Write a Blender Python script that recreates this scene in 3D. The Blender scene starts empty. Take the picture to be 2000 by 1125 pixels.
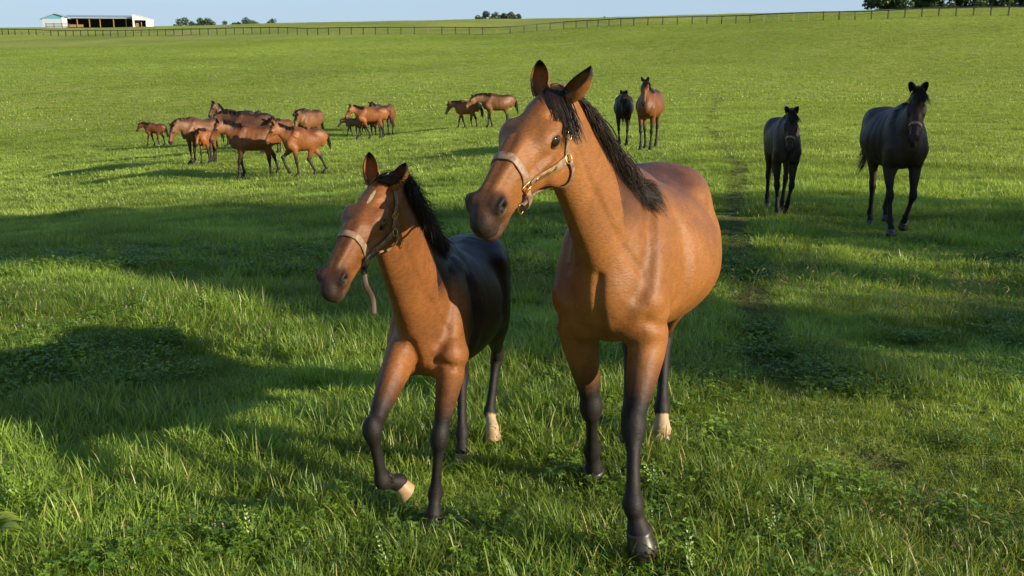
import bpy, math, os
import numpy as np
SC = bpy.context.scene
COL = SC.collection
# ------------------------------------------------------------------ camera, sky, sun, exposure
cam_d = bpy.data.cameras.new('camera'); cam = bpy.data.objects.new('camera', cam_d); COL.objects.link(cam)
cam.location = (0, 0, 2.0); cam.rotation_euler = (math.radians(90 - 12.1), 0, 0)
cam_d.sensor_width = 36; cam_d.lens = 33.3; cam_d.clip_end = 6000; cam_d.clip_start = .05
SC.camera = cam
SUN_EL, SUN_AZ = math.radians(17.5), math.radians(-27)        # azimuth measured from +X towards +Y
world = bpy.data.worlds.new('World'); SC.world = world; world.use_nodes = True
wn = world.node_tree; bg = wn.nodes['Background']; sky = wn.nodes.new('ShaderNodeTexSky')
sky.sky_type = 'NISHITA'; sky.sun_disc = False; sky.sun_elevation = SUN_EL; sky.sun_rotation = math.pi / 2 - SUN_AZ
sky.altitude = 200; sky.air_density = 1.0; sky.dust_density = .5; sky.ozone_density = 3.
bg.inputs['Strength'].default_value = .118
# morning haze low over the horizon: a pale blue belt under the clear sky
tcw = wn.nodes.new('ShaderNodeTexCoord'); sxw = wn.nodes.new('ShaderNodeSeparateXYZ'); mrw = wn.nodes.new('ShaderNodeMapRange'); mxw = wn.nodes.new('ShaderNodeMix'); mxw.data_type = 'RGBA'
wn.links.new(tcw.outputs['Generated'], sxw.inputs[0]); wn.links.new(sxw.outputs[2], mrw.inputs[0]); mrw.inputs[1].default_value = .06; mrw.inputs[2].default_value = .40; mrw.inputs[3].default_value = .88; mrw.inputs[4].default_value = 0.
wn.links.new(mrw.outputs[0], mxw.inputs[0]); wn.links.new(sky.outputs['Color'], mxw.inputs[6]); mxw.inputs[7].default_value = (2.35, 3.08, 3.9, 1)
wn.links.new(mxw.outputs[2], bg.inputs['Color'])
sd = bpy.data.lights.new('sun', 'SUN'); sun = bpy.data.objects.new('sun', sd); COL.objects.link(sun)
sd.energy = 5.0; sd.angle = math.radians(.5); sd.color = (1., .86, .66)
import mathutils
tosun = mathutils.Vector((math.cos(SUN_AZ) * math.cos(SUN_EL), math.sin(SUN_AZ) * math.cos(SUN_EL), math.sin(SUN_EL)))
sun.rotation_euler = tosun.to_track_quat('Z', 'Y').to_euler(); sun.location = (20, -8, 12)
SC.view_settings.view_transform = 'Standard'; SC.view_settings.look = 'None'; SC.view_settings.gamma = 1; SC.view_settings.exposure = .72
SC.cycles.max_bounces = 6; SC.cycles.transparent_max_bounces = 8
QUICK = os.environ.get('QUICK', '')

# ------------------------------------------------------------------ organic surfaces: smooth-union fields + surface nets
def V(*a): return np.array(a, float)
def unit(v):
    v = np.asarray(v, float); return v / (np.linalg.norm(v, axis=-1, keepdims=True) + 1e-12)
def sstep(a, b, x):
    t = np.clip((x - a) / (b - a), 0, 1); return t * t * (3 - 2 * t)
def rotm(y, p, r):
    cy, sy, cp, sp, cr, sr = math.cos(y), math.sin(y), math.cos(p), math.sin(p), math.cos(r), math.sin(r)
    return (np.array([[cy, -sy, 0], [sy, cy, 0], [0, 0, 1]]) @ np.array([[cp, 0, sp], [0, 1, 0], [-sp, 0, cp]])
            @ np.array([[1, 0, 0], [0, cr, -sr], [0, sr, cr]]))
def crom(P, n):
    """Catmull-Rom through the rows of P (any number of columns), n pieces per span"""
    P = np.asarray(P, float)
    if n <= 1 or len(P) < 3: 
        if n <= 1: return P
    Q = np.vstack([2 * P[0] - P[1], P, 2 * P[-1] - P[-2]]); out = []
    for i in range(1, len(Q) - 2):
        p0, p1, p2, p3 = Q[i - 1], Q[i], Q[i + 1], Q[i + 2]
        for j in range(n):
            t = j / n
            out.append(.5 * ((2 * p1) + (-p0 + p2) * t + (2 * p0 - 5 * p1 + 4 * p2 - p3) * t * t + (-p0 + 3 * p1 - 3 * p2 + p3) * t ** 3))
    out.append(P[-1]); return np.array(out)

class Field:
    def __init__(self): self.pr = []
    # a chain of elliptic stations: rows = x y z a(lateral) b(other) black white
    def loft(self, rows, side=(0, 1, 0), k=.04, n=4, egg=0., op='add', side2=None):
        R = np.array([list(r) + [0.] * (7 - len(r)) for r in rows], float)
        R = crom(R, n); R[:, 3:5] = np.maximum(R[:, 3:5], .002)
        P = R[:, :3]; T = np.zeros_like(P)
        T[1:-1] = P[2:] - P[:-2]; T[0] = P[1] - P[0]; T[-1] = P[-1] - P[-2]; T = unit(T)
        s1 = V(*side); s2 = V(*(side2 if side2 is not None else side))
        w = np.linspace(0, 1, len(P))[:, None]; S0 = s1 * (1 - w) + s2 * w
        S = unit(S0 - (S0 * T).sum(1, keepdims=True) * T)
        self.pr.append(dict(t='l', P=P, A=R[:, 3], B=R[:, 4], C=R[:, 5:7], S=S, k=k, egg=egg, op=op))
    def ell(self, c, r, M=None, k=.03, op='add', col=(0, 0)):
        M = np.eye(3) if M is None else M
        self.pr.append(dict(t='e', c=V(*c), r=V(*r), M=M, k=k, op=op, C=np.array(col, float)))
    def _seg(self, p, pr, i):
        P, A, B, S = pr['P'], pr['A'], pr['B'], pr['S']
        a, b = P[i], P[i + 1]; ab = b - a; L2 = (ab @ ab) + 1e-12
        t = np.clip(((p - a) @ ab) / L2, 0, 1)
        q = p - (a + t[..., None] * ab)
        T = ab / math.sqrt(L2); s = unit(S[i] + S[i + 1]); s = unit(s - (s @ T) * T); u = np.cross(T, s)
        qs, qu, ql = q @ s, q @ u, q @ T
        ra = A[i] + (A[i + 1] - A[i]) * t; rb = B[i] + (B[i + 1] - B[i]) * t
        if pr['egg']: ra = ra * (1 + pr['egg'] * np.clip(qu / rb, -1, 1))
        rl = np.minimum(ra, rb)
        kk = np.sqrt((qs / ra) ** 2 + (qu / rb) ** 2 + (ql / rl) ** 2) + 1e-9
        qn = np.sqrt(qs * qs + qu * qu + ql * ql)
        return np.where(qn < 1e-6, -rl, qn * (1 - 1 / kk)), t
    def _ell(self, p, pr):
        q = (p - pr['c']) @ pr['M']; r = pr['r']
        k0 = np.sqrt(((q / r) ** 2).sum(-1)) + 1e-9; k1 = np.sqrt(((q / (r * r)) ** 2).sum(-1)) + 1e-9
        return k0 * (k0 - 1) / k1
    @staticmethod
    def comb(D, d, k, op):
        if op == 'add':
            h = np.maximum(k - np.abs(D - d), 0) / k; return np.minimum(D, d) - h * h * k * .25
        d = -d; h = np.maximum(k - np.abs(D - d), 0) / k; return np.maximum(D, d) + h * h * k * .25
    def use_grid(self, D, ax): self.G = (D, ax)
    def at(self, p):
        p = np.asarray(p, float)
        if getattr(self, 'G', None):       # once polygonised: look the distance up in the grid
            Dg, ax = self.G; ix, fr = [], []
            for a in range(3):
                i = np.clip(np.searchsorted(ax[a], p[:, a]) - 1, 0, len(ax[a]) - 2); ix.append(i)
                fr.append(np.clip((p[:, a] - ax[a][i]) / (ax[a][i + 1] - ax[a][i]), 0, 1))
            r = 0
            for i in (0, 1):
                for j in (0, 1):
                    for k in (0, 1):
                        r = r + Dg[ix[0] + i, ix[1] + j, ix[2] + k] * (fr[0] if i else 1 - fr[0]) * (fr[1] if j else 1 - fr[1]) * (fr[2] if k else 1 - fr[2])
            return r
        D = np.full(len(p), .3)
        for pr in self.pr:
            if pr['t'] == 'l':
                d = np.full(len(p), .3)
                for i in range(len(pr['P']) - 1): d = np.minimum(d, self._seg(p, pr, i)[0])
            else: d = self._ell(p, pr)
            D = self.comb(D, d, pr['k'], pr['op'])
        return D
    def normal(self, p, e=.006):
        g = np.zeros_like(p)
        for a in range(3):
            o = np.zeros(3); o[a] = e; g[:, a] = self.at(p + o) - self.at(p - o)
        return unit(g)
    def snap(self, p, off=0., it=4):
        p = np.array(p, float)
        for _ in range(it):
            d = self.at(p) - off; p = p - self.normal(p) * d[:, None] * .9
        return p
    def colour(self, p):
        W = np.full(len(p), 1e-9); C = np.zeros((len(p), 2))
        for pr in self.pr:
            if pr['op'] != 'add': continue
            if pr['t'] == 'l':
                best = np.full(len(p), 9.); cc = np.zeros((len(p), 2))
                for i in range(len(pr['P']) - 1):
                    d, t = self._seg(p, pr, i); m = d < best; best[m] = d[m]
                    cc[m] = (pr['C'][i] + (pr['C'][i + 1] - pr['C'][i]) * t[:, None])[m]
            else:
                best = self._ell(p, pr); cc = np.tile(pr['C'], (len(p), 1))
            w = np.exp(-np.clip(best, -.02, .6) / .012); W += w; C += cc * w[:, None]
        return C / W[:, None]
    def grid(self, ax):
        nx, ny, nz = map(len, ax); D = np.full((nx, ny, nz), .12, np.float32)
        def sub(lo, hi):
            sl = []
            for a in range(3):
                i0 = max(int(np.searchsorted(ax[a], lo[a])) - 1, 0); i1 = min(int(np.searchsorted(ax[a], hi[a])) + 1, len(ax[a]))
                if i1 <= i0: return None
                sl.append(slice(i0, i1))
            return tuple(sl)
        def pts(sl):
            g = np.meshgrid(ax[0][sl[0]], ax[1][sl[1]], ax[2][sl[2]], indexing='ij'); return np.stack(g, -1)
        for pr in self.pr:
            m = pr['k'] + .03
            if pr['t'] == 'l':
                R = (np.maximum(pr['A'] * (1 + abs(pr['egg'])), pr['B']) + m)[:, None]
                full = sub((pr['P'] - R).min(0), (pr['P'] + R).max(0))
                if full is None: continue
                buf = np.full(D[full].shape, .12, np.float32); o = [s.start for s in full]
                for i in range(len(pr['P']) - 1):
                    r = max(R[i, 0], R[i + 1, 0])
                    sl = sub(np.minimum(pr['P'][i], pr['P'][i + 1]) - r, np.maximum(pr['P'][i], pr['P'][i + 1]) + r)
                    if sl is None: continue
                    d = self._seg(pts(sl), pr, i)[0]
                    ls = tuple(slice(max(s.start - q, 0), s.stop - q) for s, q in zip(sl, o))
                    cut = tuple(slice(0, buf[ls].shape[j]) for j in range(3))
                    buf[ls] = np.minimum(buf[ls], d[cut])
                D[full] = self.comb(D[full], buf, pr['k'], pr['op'])
            else:
                r = pr['r'].max() + m; sl = sub(pr['c'] - r, pr['c'] + r)
                if sl is None: continue
                D[sl] = self.comb(D[sl], np.minimum(self._ell(pts(sl), pr), .2), pr['k'], pr['op'])
        return D

def surface_nets(D, ax):
    s = D < 0; n = np.array(D.shape) - 1
    cnt = np.zeros(tuple(n), np.int8)
    off = [(i, j, k) for i in (0, 1) for j in (0, 1) for k in (0, 1)]
    for o in off: cnt += s[o[0]:o[0] + n[0], o[1]:o[1] + n[1], o[2]:o[2] + n[2]]
    act = np.argwhere((cnt > 0) & (cnt < 8)); del cnt
    vid = np.full(tuple(n), -1, np.int32); vid[act[:, 0], act[:, 1], act[:, 2]] = np.arange(len(act))
    cv = {o: D[act[:, 0] + o[0], act[:, 1] + o[1], act[:, 2] + o[2]] for o in off}
    acc = np.zeros((len(act), 3)); c = np.zeros(len(act))
    for o in off:
        for a in range(3):
            if o[a]: continue
            o2 = tuple(o[b] + (b == a) for b in range(3)); d0, d1 = cv[o], cv[o2]; m = (d0 < 0) != (d1 < 0)
            t = np.where(m, d0 / np.where(m, d0 - d1, 1), 0)
            q = np.tile(np.array(o, float), (len(act), 1)); q[:, a] += t
            acc[m] += q[m]; c[m] += 1
    f = acc / c[:, None]; Vt = np.zeros((len(act), 3))
    for a in range(3):
        x0 = ax[a][act[:, a]]; x1 = ax[a][act[:, a] + 1]; Vt[:, a] = x0 + (x1 - x0) * f[:, a]
    F = []
    for a in range(3):
        b, e = (a + 1) % 3, (a + 2) % 3
        sl0 = [slice(1, -1)] * 3; sl1 = [slice(1, -1)] * 3; sl0[a] = slice(0, -1); sl1[a] = slice(1, None)
        d0, d1 = s[tuple(sl0)], s[tuple(sl1)]; idx = np.argwhere(d0 != d1)
        flip = d0[idx[:, 0], idx[:, 1], idx[:, 2]]
        idx = idx + np.array([0 if q == a else 1 for q in range(3)])
        def g(db, de):
            j = idx.copy(); j[:, b] -= db; j[:, e] -= de; return vid[j[:, 0], j[:, 1], j[:, 2]]
        q = np.stack([g(0, 0), g(1, 0), g(1, 1), g(0, 1)], 1); q[~flip] = q[~flip][:, ::-1]
        F.append(q)
    F = np.vstack(F); return Vt, F[(F >= 0).all(1)]

def relax(Vt, F, it=2, w=.5):
    for _ in range(it):
        for ww in (w, -w * .9):
            A = np.zeros_like(Vt); C = np.zeros(len(Vt))
            for i in range(4):
                j = (i + 1) % 4; np.add.at(A, F[:, i], Vt[F[:, j]]); np.add.at(A, F[:, j], Vt[F[:, i]])
                np.add.at(C, F[:, i], 1); np.add.at(C, F[:, j], 1)
            Vt = Vt + ww * (A / np.maximum(C, 1)[:, None] - Vt)
    return Vt

def np_mesh(name, Vt, F, mat=None, smooth=True, cols=None, uv=None):
    me = bpy.data.meshes.new(name); Vt = np.asarray(Vt, np.float32); F = np.asarray(F, np.int32); k = F.shape[1]
    me.vertices.add(len(Vt)); me.vertices.foreach_set('co', Vt.ravel())
    me.loops.add(F.size); me.loops.foreach_set('vertex_index', F.ravel())
    me.polygons.add(len(F)); me.polygons.foreach_set('loop_start', np.arange(0, F.size, k, dtype=np.int32))
    me.polygons.foreach_set('loop_total', np.full(len(F), k, np.int32))
    me.polygons.foreach_set('use_smooth', np.full(len(F), smooth, bool))
    me.update(calc_edges=True)
    if cols is not None:
        ca = me.color_attributes.new('mask', 'FLOAT_COLOR', 'POINT')
        c4 = np.ones((len(Vt), 4), np.float32); c4[:, :cols.shape[1]] = cols; ca.data.foreach_set('color', c4.ravel())
    if mat: me.materials.append(mat)
    return me
def link(me, parent=None, name=None):
    o = bpy.data.objects.new(name or me.name, me); COL.objects.link(o)
    if parent: o.parent = parent
    return o
def empty(name, loc, rz=0.):
    o = bpy.data.objects.new(name, None); COL.objects.link(o); o.location = loc; o.rotation_euler = (0, 0, rz); o.empty_display_size = .2; return o
def tag(o, label=None, cat=None, group=None, kind=None):
    if label: o['label'] = label
    if cat: o['category'] = cat
    if group: o['group'] = group
    if kind: o['kind'] = kind
    return o
class Geo:      # several quads lists in one mesh
    def __init__(self): self.v = []; self.f = []; self.n = 0; self.c = []
    def add(self, Vt, F, col=None):
        Vt = np.asarray(Vt, float); F = np.asarray(F, int)
        self.v.append(Vt); self.f.append(F + self.n); self.n += len(Vt)
        self.c.append(np.tile(np.array([0, 0, .5] if col is None else col, float), (len(Vt), 1)) if (col is None or np.ndim(col) == 1) else col)
    def tube(self, P, r, n=6, col=None, closed=False):
        P = np.asarray(P, float); m = len(P); r = np.broadcast_to(r, (m,)); T = np.zeros_like(P)
        if closed: T = np.roll(P, -1, 0) - np.roll(P, 1, 0)
        else: T[1:-1] = P[2:] - P[:-2]; T[0] = P[1] - P[0]; T[-1] = P[-1] - P[-2]
        T = unit(T); u = np.cross(T, V(.31, .52, .79)); u = unit(u); w = np.cross(T, u)
        a = np.arange(n) / n * 2 * math.pi
        Vt = P[:, None] + (np.cos(a)[None, :, None] * u[:, None] + np.sin(a)[None, :, None] * w[:, None]) * r[:, None, None]
        F = []
        for i in range(m if closed else m - 1):
            for j in range(n):
                i2 = (i + 1) % m; F.append([i * n + j, i * n + (j + 1) % n, i2 * n + (j + 1) % n, i2 * n + j])
        Vt = Vt.reshape(-1, 3)
        if not closed:
            base = len(Vt); Vt = np.vstack([Vt, P[:1], P[-1:]])
            for j in range(0, n, 2):
                F.append([base, (j + 2) % n, (j + 1) % n, j]); e = (m - 1) * n; F.append([base + 1, e + j, e + (j + 1) % n, e + (j + 2) % n])
        self.add(Vt, F, col)
    def box(self, c, s, M=None, col=None):
        M = np.eye(3) if M is None else M
        q = np.array([[i, j, k] for i in (-.5, .5) for j in (-.5, .5) for k in (-.5, .5)]) * np.array(s)
        self.add(q @ M.T + np.array(c), [[0, 1, 3, 2], [4, 6, 7, 5], [0, 4, 5, 1], [2, 3, 7, 6], [0, 2, 6, 4], [1, 5, 7, 3]], col)
    def band(self, P, N, w, th):
        """flat strap along P with face normal N, width w, thickness th"""
        P = np.asarray(P, float); T = np.zeros_like(P); T[1:-1] = P[2:] - P[:-2]; T[0] = P[1] - P[0]; T[-1] = P[-1] - P[-2]; T = unit(T)
        B = unit(np.cross(T, N)); N = unit(np.cross(B, T)); m = len(P)
        prof = [(-.5, 0), (-.5, .7), (-.38, 1), (.38, 1), (.5, .7), (.5, 0)]
        Vt = np.stack([P + B * (a * w) + N * (b * th) for a, b in prof], 1).reshape(-1, 3); n = len(prof); F = []
        for i in range(m - 1):
            for j in range(n): F.append([i * n + j, (i + 1) * n + j, (i + 1) * n + (j + 1) % n, i * n + (j + 1) % n])
        F += [[0, 1, 2, 3], [0, 3, 4, 5], [(m - 1) * n + 3, (m - 1) * n + 2, (m - 1) * n + 1, (m - 1) * n], [(m - 1) * n + 5, (m - 1) * n + 4, (m - 1) * n + 3, (m - 1) * n]]
        self.add(Vt, F)
    def mesh(self, name, mat=None, smooth=True, cols=False):
        return np_mesh(name, np.vstack(self.v), np.vstack(self.f), mat, smooth, np.vstack(self.c) if cols else None)

# ------------------------------------------------------------------ materials
class NT:
    def __init__(self, name):
        self.m = bpy.data.materials.new(name); self.m.use_nodes = True; self.t = self.m.node_tree; self.n = self.t.nodes; self.b = self.n['Principled BSDF']
    def add(self, typ, **kw):
        x = self.n.new(typ)
        for k, v in kw.items():
            if k[0] == 'i' and k[1:].isdigit(): x.inputs[int(k[1:])].default_value = v
            else: setattr(x, k, v)
        return x
    def l(self, a, b): self.t.links.new(a, b)
    def mix(self, f, a, b, blend='MIX'):
        x = self.n.new('ShaderNodeMix'); x.data_type = 'RGBA'; x.blend_type = blend
        for s, v in ((0, f), (6, a), (7, b)):
            if hasattr(v, 'links'): self.l(v, x.inputs[s])
            else: x.inputs[s].default_value = (*v, 1) if isinstance(v, tuple) else v
        return x.outputs[2]
    def ramp(self, v, pts):
        x = self.n.new('ShaderNodeValToRGB'); e = x.color_ramp.elements
        while len(e) < len(pts): e.new(.5)
        for q, (p, c) in zip(e, pts): q.position = p; q.color = (*c, 1) if isinstance(c, tuple) else (c, c, c, 1)
        self.l(v, x.inputs[0]); return x.outputs[0]
    def noise(self, sc, det=4, rough=.55, vec=None, dist=0.):
        x = self.n.new('ShaderNodeTexNoise'); x.inputs['Scale'].default_value = sc; x.inputs['Detail'].default_value = det; x.inputs['Roughness'].default_value = rough; x.inputs['Distortion'].default_value = dist
        if vec is not None: self.l(vec, x.inputs['Vector'])
        return x.outputs[0]
    def math(self, op, a, b=0., clamp=False):
        x = self.n.new('ShaderNodeMath'); x.operation = op; x.use_clamp = clamp
        for s, v in ((0, a), (1, b)):
            if hasattr(v, 'links'): self.l(v, x.inputs[s])
            else: x.inputs[s].default_value = v
        return x.outputs[0]
    def bump(self, h, st, dist=.01):
        x = self.n.new('ShaderNodeBump'); x.inputs['Strength'].default_value = st; x.inputs['Distance'].default_value = dist; self.l(h, x.inputs['Height']); self.l(x.outputs[0], self.b.inputs['Normal']); return x
    def vec(self, kind='Object', scale=None):
        o = self.n.new('ShaderNodeTexCoord').outputs[kind]
        if scale:
            mp = self.n.new('ShaderNodeMapping'); mp.inputs['Scale'].default_value = scale; self.l(o, mp.inputs[0]); o = mp.outputs[0]
        return o
    def set(self, **kw):
        for k, v in kw.items():
            s = self.b.inputs[k.replace('_', ' ')]
            if hasattr(v, 'links'): self.l(v, s)
            else: s.default_value = (*v, 1) if isinstance(v, tuple) else v
        return self.m
def plain(name, c, rough=.6, var=.15, sc=20, **kw):
    t = NT(name); f = t.noise(sc, 5, vec=t.vec()); col = t.mix(f, tuple(q * (1 - var) for q in c), tuple(min(1, q * (1 + var)) for q in c))
    return t.set(Base_Color=col, Roughness=rough, **kw)
def coat_mat(name, light, dark, black=(.008, .006, .005), white=(.40, .29, .165), rough=.47, spec=.32):
    """mask.R = black points, mask.G = white marks, mask.B = tone of the coat, plus shade painted on the near foal"""
    t = NT(name); at = t.add('ShaderNodeVertexColor', layer_name='mask'); sp = t.add('ShaderNodeSeparateColor'); t.l(at.outputs[0], sp.inputs[0])
    v = t.vec(); big = t.noise(3.2, 3, .5, v); mid = t.noise(11, 4, .55, v, .6); hair = t.noise(1., 3, .6, t.vec('Object', (60, 160, 420)))
    tone = t.math('ADD', sp.outputs[2], t.math('MULTIPLY', t.math('SUBTRACT', big, .5), .7)); tone = t.math('ADD', tone, t.math('MULTIPLY', t.math('SUBTRACT', mid, .5), .35), True)
    c = t.ramp(tone, [(.08, dark), (.55, tuple((a * .35 + b * .65) for a, b in zip(dark, light))), (.9, light)])
    hair2 = t.noise(1., 4, .65, t.vec('Object', (36, 60, 150))); c = t.mix(t.ramp(hair2, [(.38, .27), (.6, 0.)]), c, tuple(q * .6 for q in dark)); c = t.mix(t.math('MULTIPLY', hair, .45), c, tuple(q * .55 for q in dark))
    edge = t.math('MULTIPLY', t.math('SUBTRACT', t.noise(38, 4, .7, v), .5), .5)
    bm = t.ramp(t.math('ADD', sp.outputs[0], t.math('MULTIPLY', edge, .6)), [(.22, 0.), (.92, 1.)])
    c = t.mix(bm, c, t.mix(t.noise(30, 5, .7, v), tuple(q * .5 for q in black), tuple(q * 2.1 for q in black)))
    wm = t.ramp(t.math('ADD', sp.outputs[1], edge), [(.42, 0.), (.62, 1.)])
    c = t.mix(wm, c, white)
    m = t.set(Base_Color=c, Roughness=t.math('ADD', t.math('MULTIPLY', bm, .12), t.math('ADD', t.math('MULTIPLY', mid, .16), rough - .06)))
    t.b.inputs['Specular IOR Level'].default_value = spec
    h2 = t.math('ADD', t.math('MULTIPLY', hair, .35), t.math('MULTIPLY', t.noise(22, 4, .6, v), .9)); h2 = t.math('ADD', h2, t.math('MULTIPLY', t.noise(7.5, 2, .5, v), 3.2)); h2 = t.math('ADD', h2, t.math('MULTIPLY', hair2, .8)); t.bump(h2, .36, .008)
    return m
M = {}
M['bay'] = coat_mat('bay_coat', (.46, .180, .040), (.085, .030, .010))
M['foal'] = coat_mat('foal_coat', (.43, .155, .036), (.020, .010, .006))  # near-black end serves the shade painted behind the shoulder
M['red'] = coat_mat('red_bay_coat', (.29, .104, .024), (.060, .020, .008))
M['dun'] = coat_mat('golden_bay_coat', (.31, .140, .048), (.06, .024, .010))
M['dark'] = coat_mat('dark_brown_coat', (.062, .036, .020), (.022, .014, .010), rough=.5, spec=.2)
M['herdbay'] = coat_mat('herd_bay_coat', (.42, .150, .034), (.11, .036, .011))
M['brown'] = coat_mat('brown_coat', (.17, .070, .026), (.030, .014, .008))
M['blackish'] = coat_mat('seal_brown_coat', (.035, .016, .009), (.009, .006, .005), rough=.55, spec=.2)
t = NT('eye_surface'); M['eye'] = t.set(Base_Color=t.mix(t.noise(40), (.006, .004, .003), (.02, .008, .004)), Roughness=.04); t.b.inputs['Coat Weight'].default_value = 1.
M['hoof'] = plain('hoof_horn', (.026, .020, .015), .42, .7, 45); M['hoof_pale'] = plain('pale_hoof_horn', (.34, .22, .11), .55, .55, 30); M['strap'] = plain('brown_strap_leather', (.042, .019, .009), .6, .4, 40)
t = NT('horse_hair'); M['hair'] = t.set(Base_Color=t.mix(t.noise(18, 4, vec=t.vec()), (.004, .0035, .003), (.034, .020, .011)), Roughness=.42); t.b.inputs['Specular IOR Level'].default_value = .3
t = NT('worn_leather'); f = t.noise(35, 6, .65, t.vec()); M['leather'] = t.set(Base_Color=t.ramp(f, [(.3, (.08, .045, .025)), (.5, (.22, .13, .075)), (.72, (.36, .25, .17))]), Roughness=.55); t.bump(f, .3, .002)
t = NT('brass'); f = t.noise(60, 4, .6, t.vec()); M['brass'] = t.set(Base_Color=t.mix(f, (.55, .33, .10), (.85, .60, .25)), Metallic=1., Roughness=t.ramp(f, [(.3, .25), (.7, .5)]))
def blade_mat(name, lo, hi, dry, trans=.42, rough=.38):
    t = NT(name); at = t.add('ShaderNodeAttribute', attribute_type='INSTANCER', attribute_name='tint'); oi = t.add('ShaderNodeObjectInfo')
    gv = t.add('ShaderNodeVertexColor', layer_name='mask'); sp = t.add('ShaderNodeSeparateColor'); t.l(gv.outputs[0], sp.inputs[0])
    f = t.math('ADD', t.math('MULTIPLY', at.outputs['Fac'], .62), t.math('MULTIPLY', t.math('SUBTRACT', sp.outputs[0], .5), .55)); f = t.math('ADD', f, t.math('MULTIPLY', oi.outputs['Random'], .2), True)
    c = t.ramp(f, [(.12, lo), (.8, hi)]); c = t.mix(sp.outputs[1], c, dry)
    t.set(Base_Color=c, Roughness=rough); t.b.inputs['Specular IOR Level'].default_value = .35
    tr = t.add('ShaderNodeBsdfTranslucent'); t.l(t.mix(.7, c, (.46, .50, .05)), tr.inputs[0])
    mx = t.add('ShaderNodeMixShader'); mx.inputs[0].default_value = trans; t.l(t.b.outputs[0], mx.inputs[1]); t.l(tr.outputs[0], mx.inputs[2]); t.l(mx.outputs[0], t.n['Material Output'].inputs[0]); return t.m
M['grass'] = blade_mat('grass_blade', (.070, .125, .016), (.35, .52, .075), (.56, .47, .20))
M['fargrass'] = blade_mat('far_grass_blade', (.13, .19, .030), (.39, .53, .095), (.5, .45, .2), .4)  # paler than the near blades: slight haze put into the colour
M['clover'] = blade_mat('clover_leaf', (.060, .135, .016), (.23, .36, .036), (.55, .48, .44), .3)
M['seed'] = blade_mat('foxtail_head', (.16, .18, .05), (.30, .27, .09), (.42, .30, .12), .3)
t = NT('turf'); v = t.vec(); a = t.noise(.045, 4, .55, v, .5); b = t.noise(.9, 6, .65, v, .3); c = t.noise(5.5, 5, .7, v); d = t.noise(28, 4, .7, v)
f = t.math('ADD', t.math('MULTIPLY', a, .5), t.math('MULTIPLY', b, .3)); f = t.math('ADD', f, t.math('MULTIPLY', c, .2))
c1 = t.ramp(f, [(.36, (.17, .22, .036)), (.48, (.30, .35, .055)), (.60, (.40, .43, .085))]); c1 = t.mix(t.ramp(t.noise(.22, 5, .6, v), [(.6, 0.), (.8, .7)]), c1, (.24, .26, .06)); c1 = t.mix(t.ramp(d, [(.35, .6), (.6, 0.)]), c1, (.05, .085, .014)); wv = t.add('ShaderNodeVertexColor', layer_name='mask'); ws = t.add('ShaderNodeSeparateColor'); t.l(wv.outputs[0], ws.inputs[0]); c1 = t.mix(t.math('MULTIPLY', ws.outputs[0], .88), c1, (.055, .048, .020))
t.set(Base_Color=c1, Roughness=.85); t.b.inputs['Specular IOR Level'].default_value = .1
t.bump(t.math('ADD', t.math('MULTIPLY', c, 1.), t.math('MULTIPLY', b, 2.5)), 1., .16); M['turf'] = t.m
def leaf_mat(name, lo, hi, trans=.25):
    t = NT(name); gv = t.add('ShaderNodeVertexColor', layer_name='mask'); sp = t.add('ShaderNodeSeparateColor'); t.l(gv.outputs[0], sp.inputs[0])
    c = t.ramp(t.math('ADD', t.math('MULTIPLY', sp.outputs[0], .7), t.math('MULTIPLY', t.noise(.35, 3, vec=t.vec()), .4)), [(.2, lo), (.9, hi)])
    t.set(Base_Color=c, Roughness=.5); tr = t.add('ShaderNodeBsdfTranslucent'); t.l(c, tr.inputs[0]); mx = t.add('ShaderNodeMixShader'); mx.inputs[0].default_value = trans
    t.l(t.b.outputs[0], mx.inputs[1]); t.l(tr.outputs[0], mx.inputs[2]); t.l(mx.outputs[0], t.n['Material Output'].inputs[0]); return t.m
M['leaf'] = leaf_mat('tree_leaf', (.022, .050, .014), (.075, .120, .026)); M['leaf_haze'] = leaf_mat('hazy_distant_leaf', (.060, .105, .065), (.125, .185, .100))  # the distant leaves have haze painted in: a paler, bluer colour
M['bark'] = plain('bark', (.075, .055, .04), .9, .4, 6)
M['fence'] = plain('dark_stained_wood', (.055, .048, .036), .8, .5, 6); M['fence_old'] = plain('weathered_wood', (.26, .20, .12), .85, .35, 6); M['wire'] = plain('fence_wire', (.10, .10, .08), .6, .2)
M['white'] = plain('white_siding', (.78, .76, .72), .6, .06, 2); M['roof'] = plain('galvanised_roof', (.36, .42, .44), .4, .12, 2, Metallic=.4); M['gable'] = plain('blue_gable_panel', (.12, .33, .46), .5, .1, 2)
M['inside'] = plain('dark_barn_boards', (.022, .020, .020), .9, .4, 3); M['post'] = plain('timber_post', (.30, .17, .08), .8, .3, 5); M['earth'] = plain('bare_earth', (.42, .24, .12), .95, .2, 4)
M['grey'] = plain('grey_siding', (.42, .48, .52), .6, .08, 2)

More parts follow.
